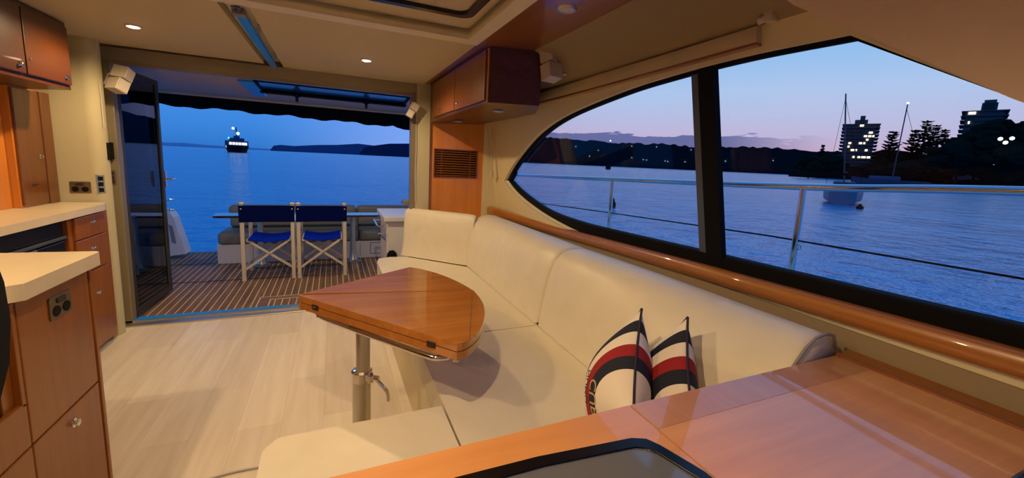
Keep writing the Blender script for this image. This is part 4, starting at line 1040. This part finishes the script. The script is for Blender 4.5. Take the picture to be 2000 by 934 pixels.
ridge('haze_shore', [(230, 5), (320, 6), (360, 7), (400, 5), (440, 4), (500, 3), (600, 1.5)], 3800, 500, plain('haze_hills', (.30, .42, .62), 1, spec=0))
random.seed(11)
ridge('hillside', [(930, 30), (1000, 44), (1040, 52), (1083, 51), (1115, 48), (1184, 46), (1239, 46), (1304, 48), (1341, 45), (1382, 47), (1442, 49), (1500, 50), (1588, 48), (1640, 49), (1750, 45), (1900, 30)], 1000, 350, M_HILL, 8, 4)
ridge('shore_bank', [(1540, 3), (1580, 20), (1620, 42), (1660, 50), (1720, 60), (1800, 52), (1870, 78), (1900, 96), (1960, 112), (2040, 130), (2150, 130)], 340, 60, plain('shore_bank_dark', (.010, .012, .010), 1, spec=0), 6, 6)
def put(px, dist): q = away(px, dist); return V((q.x, q.y, seaz(q.x)))
def hgt(px, ypx, dist):
    """height over the water of a picture row at a distance"""
    hy = 299 + .05 * (px - 650); q = away(px, dist)
    c = ROT.transposed() @ V((q.x, q.y, 0)); depth = -c.z
    return EYE + (hy - ypx) / FPX * depth - seaz(q.x)
def foot(px, ypx):
    """column of the foot of something upright whose top is seen at (px, ypx)"""
    hy = 299 + .05 * (px - 650); return px - (px - 740) / 5460 * (hy - ypx)
# houses with lit windows on the far hillside
hs = [(1122, 284, 8), (1166, 290, 4), (1186, 270, 0), (1258, 310, 13), (1300, 312, 10), (1230, 282, 6), (1336, 312, 7), (1345, 290, 6), (1278, 285, 4), (1414, 312, 6), (1506, 310, 5), (1190, 322, 4), (1590, 312, 6), (1232, 306, 6), (1150, 302, 5)]
for i, (px, py, wpx) in enumerate([h for h in hs if h[2]]):
    dist = 930; q = put(px, dist); W = wpx / FPX * dist; z0 = hgt(px, py + 4, dist) + q.z
    r = (V((q.x, q.y, 0))).normalized(); s = V((r.y, -r.x, 0))
    plc = ('highest house on the hillside, left end', 'small house left of the tall light pole', 'largest lit house low on the far hillside', 'second large lit house low on the hillside', 'dim house high on the hillside by the pole',
           'lit house low beside the window mullion', 'lit house high beside the window mullion', 'small high house between the pole and the mullion', 'first lit house right of the mullion', 'second lit house right of the mullion',
           'lit house at the waterline behind the channel marker', 'last lit house before the dark point', 'small house above the largest lit house', 'small house below the hilltop at the left')[i]
    t = thing('hillside_house', plc, 'house', q.to_2d().to_3d() + V((0, 0, z0 - 2)), 'houses on the far hillside')
    c = V((q.x, q.y, z0 + 3))
    obj('walls', obox(B(), c - V((0, 0, 2)), s * W * .5, r * 4, (0, 0, 3.2)), M_HOUSE, t)
    obj('roof', loft(B(), [[tuple(c + s * k * W * .55 - r * 5 + V((0, 0, 1.2))), tuple(c + s * k * W * .5 + V((0, 0, 3.6))), tuple(c + s * k * W * .55 + r * 5 + V((0, 0, 1.2)))] for k in (-1, 1)]), M_BLACKM, t)
    for k in range(max(1, wpx // 5)):
        u = (k + .5) / max(1, wpx // 5) - .5
        obj('window', obox(B(), c - r * 4.2 + s * u * W * .9 + V((0, 0, random.uniform(-3, -.5))), s * (.8 + .3 * random.random()), r * .2, (0, 0, .7)), M_HOUSELIT, t)
# light pole / channel marker
def buoy(px, ybase, wpx, htpx, dist, label, lit=False, pole=0):
    q = put(px, dist); k = dist / FPX * .8; W = wpx * k; Hh = htpx * k
    t = thing('mooring_buoy' if not pole else 'channel_marker', label, 'buoy', q)
    obj('float', lathe(B(), [(W * .45, -.1 * Hh), (W * .52, .15 * Hh), (W * .5, .45 * Hh), (W * .30, .60 * Hh), (W * .08, Hh)], q, 'z', 14), M_BLACKM, t, 40)
    if pole:
        obj('mast', tube(B(), [q + V((0, 0, Hh * .6)), q + V((0, 0, pole * k))], .12 * W / 2, 8), M_BLACKM, t)
        obj('lamp', ball(B(), q + V((0, 0, pole * k)), .45, 1), M_WHITELIT, t, True)
    return t
buoy(1188, 334, 12, 14, 215, 'dark channel marker with tall mast and white light on the water', True, 66)
buoy(1204, 404, 12, 22, 20, 'small dark mooring buoy just behind the left window stanchion')
buoy(1689, 391, 11, 10, 33, 'small round mooring float tied beside the sailboat seen end-on')
# sailboats
s1d = 36.0; q = put(1651, s1d); rd = V((q.x, q.y, 0)).normalized(); sd = V((rd.y, -rd.x, 0))
sb1 = thing('sailboat', 'nearest sailboat, pale hull seen end-on below the guard rail with tall bare mast', 'boat', q)
secs = []
for u, wd, fr_ in ((-1, .78, 1.0), (-.5, 1.12, .98), (0, 1.22, 1.0), (.5, .9, 1.06), (.85, .45, 1.12), (1, .05, 1.2)):
    c = q + rd * (u * 4.2 + 4)
    secs.append([tuple(c + sd * wd + V((0, 0, 1.15 * fr_))), tuple(c + sd * wd * .95 + V((0, 0, .3))), tuple(c + V((0, 0, -.3))), tuple(c - sd * wd * .95 + V((0, 0, .3))), tuple(c - sd * wd + V((0, 0, 1.15 * fr_)))])
obj('hull', loft(B(), secs), plain('pale_hull', (.20, .21, .24), .4), sb1, 60)
obj('cabin', obox(B(), q + rd * 4.5 + V((0, 0, 1.35)), sd * .65, rd * 1.8, (0, 0, .22), .1), plain('cabin_dark', (.10, .11, .14), .5), sb1)
mt = hgt(1667, 185, 40); mb = q + rd * 4
obj('mast', tube(B(), [mb + V((0, 0, 1.2)), mb - sd * .80 + V((0, 0, mt))], .045, 8), plain('mast_dark', (.05, .05, .06), .5), sb1)
obj('boom', tube(B(), [mb + V((0, 0, 2.2)), mb - rd * 3 + V((0, 0, 2.1))], .14, 8), M_BLACKM, sb1)
for s in (-1, 1):
    obj('shroud', tube(B(), [mb + sd * s * 1.1 + V((0, 0, 1.1)), mb - sd * .77 + V((0, 0, mt * .96))], .012, 5), M_BLACKM, sb1)
d2 = 120.0; q = put(1738, d2); rd = V((q.x, q.y, 0)).normalized(); sd = V((rd.y, -rd.x, 0))
sb2 = thing('sailboat', 'farther sailboat lying side-on under the trees, masthead light lit', 'boat', q)
secs = []
for u, wd, fr_ in ((-6.6, .7, 2.0), (-4, 1.6, 1.75), (0, 1.9, 1.6), (4, 1.5, 1.55), (6.3, .9, 1.5)):
    c = q + sd * u + rd * 3
    secs.append([tuple(c + rd * wd + V((0, 0, fr_))), tuple(c + rd * wd * .8 + V((0, 0, -.1))), tuple(c - rd * wd * .8 + V((0, 0, -.1))), tuple(c - rd * wd + V((0, 0, fr_)))])
obj('hull', loft(B(), secs), plain('dusk_hull', (.05, .065, .10), .5), sb2, 60)
obj('cabin', obox(B(), q - sd * 1 + rd * 3 + V((0, 0, 1.9)), sd * 2.6, rd * 1, (0, 0, .45), .2), plain('cabin_grey', (.08, .10, .16), .5), sb2)
mt = hgt(foot(1773, 207), 207, d2); m0 = q + sd * 0.3 + rd * 3; m1 = put(foot(1773, 207), d2) + V((0, 0, mt))
obj('mast', tube(B(), [m0 + V((0, 0, 1.6)), m1], .10, 8), bpy.data.materials['mast_dark'], sb2)
obj('backstay', tube(B(), [q + sd * 5.5 + rd * 3 + V((0, 0, 1.6)), m1 - V((0, 0, 1))], .035, 5), M_BLACKM, sb2)
obj('masthead_light', ball(B(), m1 + V((0, 0, .2)), .26, 1), M_WHITELIT, sb2, True)
# ferry
fd = 258.0; q = put(463, fd); rd = V((q.x, q.y, 0)).normalized(); sd = V((rd.y, -rd.x, 0)); k = fd / FPX * 1.06
fy = thing('ferry', 'lit ferry approaching on the open water behind the cockpit', 'boat', q)
secs = []
for u, s_ in ((0, .45), (4, .85), (10, 1.0), (24, 1.0), (30, .8)):
    c = q + rd * u; W = 16 * k * s_
    secs.append([tuple(c + sd * W + V((0, 0, 10 * k))), tuple(c + sd * W * .75 + V((0, 0, -.3))), tuple(c - sd * W * .75 + V((0, 0, -.3))), tuple(c - sd * W + V((0, 0, 10 * k)))])
obj('hull', loft(B(), secs), M_BLACKM, fy)
obj('main_cabin', obox(B(), q + rd * 15 + V((0, 0, 13.5 * k)), sd * 15 * k, rd * 10, (0, 0, 4 * k)), plain('ferry_paint', (.03, .07, .16), .6), fy)
obj('upper_cabin', obox(B(), q + rd * 15 + V((0, 0, 19.5 * k)), sd * 10 * k, rd * 7, (0, 0, 2.5 * k)), bpy.data.materials['ferry_paint'], fy)
obj('wheelhouse', obox(B(), q + rd * 13 + V((0, 0, 23.5 * k)), sd * 4 * k, rd * 3, (0, 0, 1.8 * k)), bpy.data.materials['ferry_paint'], fy)
for u in (-8, -4, 0, 4, 8, 11.5):
    obj('window', obox(B(), q + rd * 4.7 + sd * u * k + V((0, 0, 13.4 * k)), sd * 1.7 * k, rd * .1, (0, 0, 2.0 * k)), M_FARLIT, fy)
for u in (-13, -10): obj('window', obox(B(), q + rd * 4.6 + sd * u * k + V((0, 0, 8.6 * k)), sd * 1.2 * k, rd * .1, (0, 0, 1.4 * k)), M_FARLIT, fy)
obj('mast', tube(B(), [q + rd * 13 + V((0, 0, 24 * k)), q + rd * 13 + V((0, 0, 39 * k))], .25, 6), M_BLACKM, fy)
obj('mast_light', ball(B(), q + rd * 12 - sd * 4 * k + V((0, 0, 37 * k)), 1.9 * k, 2), M_WHITELIT, fy, True)
obj('mast_light', ball(B(), q + rd * 12 + sd * 2 * k + V((0, 0, 29.5 * k)), 2.3 * k, 2), M_WHITELIT, fy, True)
obj('side_light', ball(B(), q + rd * 6 - sd * 10 * k + V((0, 0, 21.5 * k)), 1.2 * k, 2), emit('green_side_light', (.1, .9, .8), 3), fy, True)
# towers
def tower(px0, px1, ytop, dist, label, roofs, lits, seed, slabs=True):
    rnd = random.Random(seed)
    px0, px1 = foot(px0, ytop), foot(px1, ytop); pc = (px0 + px1) / 2; q = put(pc, dist); rd = V((q.x, q.y, 0)).normalized(); sd = V((rd.y, -rd.x, 0))
    W = (away(px1, dist) - away(px0, dist)).length; Hh = hgt(pc, ytop, dist) + 0.0
    t = thing('apartment_tower', label, 'building', q)
    obj('walls', obox(B(), q + rd * 8 + V((0, 0, Hh / 2)), sd * W * .40, rd * 8, (0, 0, Hh / 2)), M_TOWER, t)
    nf = 16; fh = Hh / nf
    for k in range(3, nf + 1):
        obj('balcony', obox(B(), q + rd * 8 + V((0, 0, k * fh - .2)), sd * W * .5, rd * 9.5, (0, 0, .22)), M_TOWER, t)
    for (u0, u1, dh) in roofs:
        obj('roof_block', obox(B(), q + rd * 8 + sd * W * ((u0 + u1) / 2) + V((0, 0, Hh + dh / 2)), sd * W * (u1 - u0) / 2, rd * 5, (0, 0, dh / 2)), M_TOWER, t)
    for fl, u, wd in lits:
        obj('window', obox(B(), q - rd * .25 + sd * W * u + V((0, 0, (nf - fl) * fh - fh * .45)), sd * W * wd / 2, rd * .15, (0, 0, fh * .28)), M_WINLIT, t)
    return t
L1 = [(0, .02, .10), (2, .28, .10), (3, .16, .08), (3, .27, .08), (3, .36, .05), (4, .22, .06), (5, -.22, .07), (5, .06, .08), (5, .16, .05), (6, -.24, .05), (7, -.12, .09), (7, -.02, .04), (7, .24, .07), (9, -.06, .05), (9, .08, .07), (9, .20, .11), (9, .33, .09), (9, -.07, .03), (12, -.35, .03), (12, -.18, .05), (13, -.23, .05), (13, 0.0, .03)]
tower(1645, 1720, 244, 350, 'apartment tower with many lit windows behind the end-on sailboat mast', [(-.18, .16, 3.0), (-.05, .08, 5.5)], L1, 3)
tower(1878, 1972, 219, 340, 'dark apartment block with lit top corner at the right edge behind the trees', [(-.1, .24, 4.5), (-.06, .2, 6.0)], [(0, -.30, .10), (0, -.22, .06), (2, -.3, .04)], 5)
# norfolk pines
def pine(px, ytop, wpx, dist, label, name='norfolk_pine', seed=0):
    rnd = random.Random(seed); px = foot(px, ytop); q = put(px, dist); Hh = hgt(px, ytop, dist); W = wpx / FPX * dist * .5
    t = thing(name, label, 'tree', q, 'norfolk pines on the point')
    obj('trunk', tube(B(), [q, q + V((0, 0, Hh))], .4, 6, rs=[.6, .1]), M_TRUNK, t)
    bm = B(); nt2 = 13
    for k in range(nt2):
        f_ = k / (nt2 - 1); z = Hh * (.36 + .63 * f_) ; R = W * (1.0 - .72 * f_) * (.85 + .3 * rnd.random())
        if k == nt2 - 1: R = W * .34
        nb = 8
        for b2 in range(nb):
            a = 2 * PI * (b2 + rnd.random() * .6) / nb; dr = V((math.cos(a), math.sin(a), 0)); n3 = V((-dr.y, dr.x, 0))
            p0 = q + V((0, 0, min(Hh, z + (rnd.random() - .5) * Hh * .045))); R2 = R * (.7 + .45 * rnd.random()); p1 = p0 + dr * R2 * .55 + V((0, 0, R * .02)); p2 = p0 + dr * R2 + V((0, 0, R * .20))
            wdt = R * .15 + .2; th = .32
            loft(bm, [[tuple(p + n3 * wdt * s + V((0, 0, th * s))), tuple(p - n3 * wdt * s + V((0, 0, th * s))), tuple(p - n3 * wdt * s - V((0, 0, th * s * .8))), tuple(p + n3 * wdt * s - V((0, 0, th * s * .8)))] for p, s in ((p0, .5), (p1, 1), (p2, .35))])
    obj('branches', bm, M_TREE, t); return t
for i, (px, yt, wp, l) in enumerate(((1745, 259, 36, 'norfolk pine standing alone left of the leaning mast'), (1788, 257, 34, 'norfolk pine just right of the leaning mast'), (1812, 240, 38, 'tallest norfolk pine of the clump on the point'),
                                     (1829, 248, 32, 'norfolk pine close behind the tallest one'), (1847, 256, 30, 'norfolk pine at the right end of the clump'), (1864, 270, 22, 'low norfolk pine against the dark apartment block'), (1608, 284, 16, 'small pointed pine left of the lit tower'))):
    pine(px, yt, wp, 318 + (i * 2 % 5) * 11, l, seed=i)
def crown_tree(px, ytop, wpx, dist, label, seed):
    rnd = random.Random(seed); st = random.getstate(); random.seed(seed); px = foot(px, ytop)
    q = put(px, dist); Hh = hgt(px, ytop, dist); W = wpx / FPX * dist * .55
    t = thing('broadleaf_tree', label, 'tree', q, 'dark trees on the point')
    obj('trunk', tube(B(), [q, q + V((0, 0, Hh * .6))], .5, 6), M_TRUNK, t)
    bm = B()
    for k in range(22):
        a = rnd.random() * 2 * PI; rr_ = W * .75 * math.sqrt(rnd.random()); z = Hh * (.45 + .50 * rnd.random() * (1 - .4 * rr_ / W))
        ball(bm, q + V((math.cos(a) * rr_, math.sin(a) * rr_, z)), W * (.22 + .18 * rnd.random()), 2, (1, 1, .6), .5)
    ball(bm, q + V((0, 0, Hh * .62)), W * .62, 2, (1, 1, .9), .3)
    obj('crown', bm, M_TREE, t); random.setstate(st); return t
for i, (px, yt, wp, l) in enumerate(((1585, 305, 40, 'low dark tree at the left end of the point'), (1622, 300, 44, 'dark tree left of the lit tower'), (1728, 318, 50, 'dark tree to the right of the lit tower base'), (1770, 318, 50, 'dark tree below the leaning mast'),
                                     (1830, 308, 60, 'dark tree below the norfolk pines'), (1885, 262, 60, 'tall dark tree in front of the dark block'), (1925, 240, 70, 'dark tree hiding the front of the dark block'), (1975, 226, 70, 'tallest dark tree at the right edge'),
                                     (1950, 290, 80, 'broad dark tree under the bright shore lights'), (2020, 250, 80, 'dark tree cut off by the window lining'))):
    crown_tree(px, yt, wp, (250 if i > 4 else 285) + (i * 2 % 5) * 14, l, 40 + i)
for px, py, l in ((1954, 272, 'left of the three bright shore lights'), (1964, 279, 'lowest of the three bright shore lights'), (1977, 271, 'right of the three bright shore lights'), (1941, 320, 'single dim lamp low on the dark shore')):
    d3 = 255; px = foot(px, py); q = put(px, d3); h3 = hgt(px, py, d3)
    t = thing('shore_lamp', l, 'light', q, 'lamps on the dark shore')
    obj('post', tube(B(), [q, q + V((0, 0, h3))], .08, 6), M_BLACKM, t)
    obj('lamp_head', ball(B(), q + V((0, 0, h3)), .75 if py < 300 else .3, 2), M_WHITELIT, t, True)
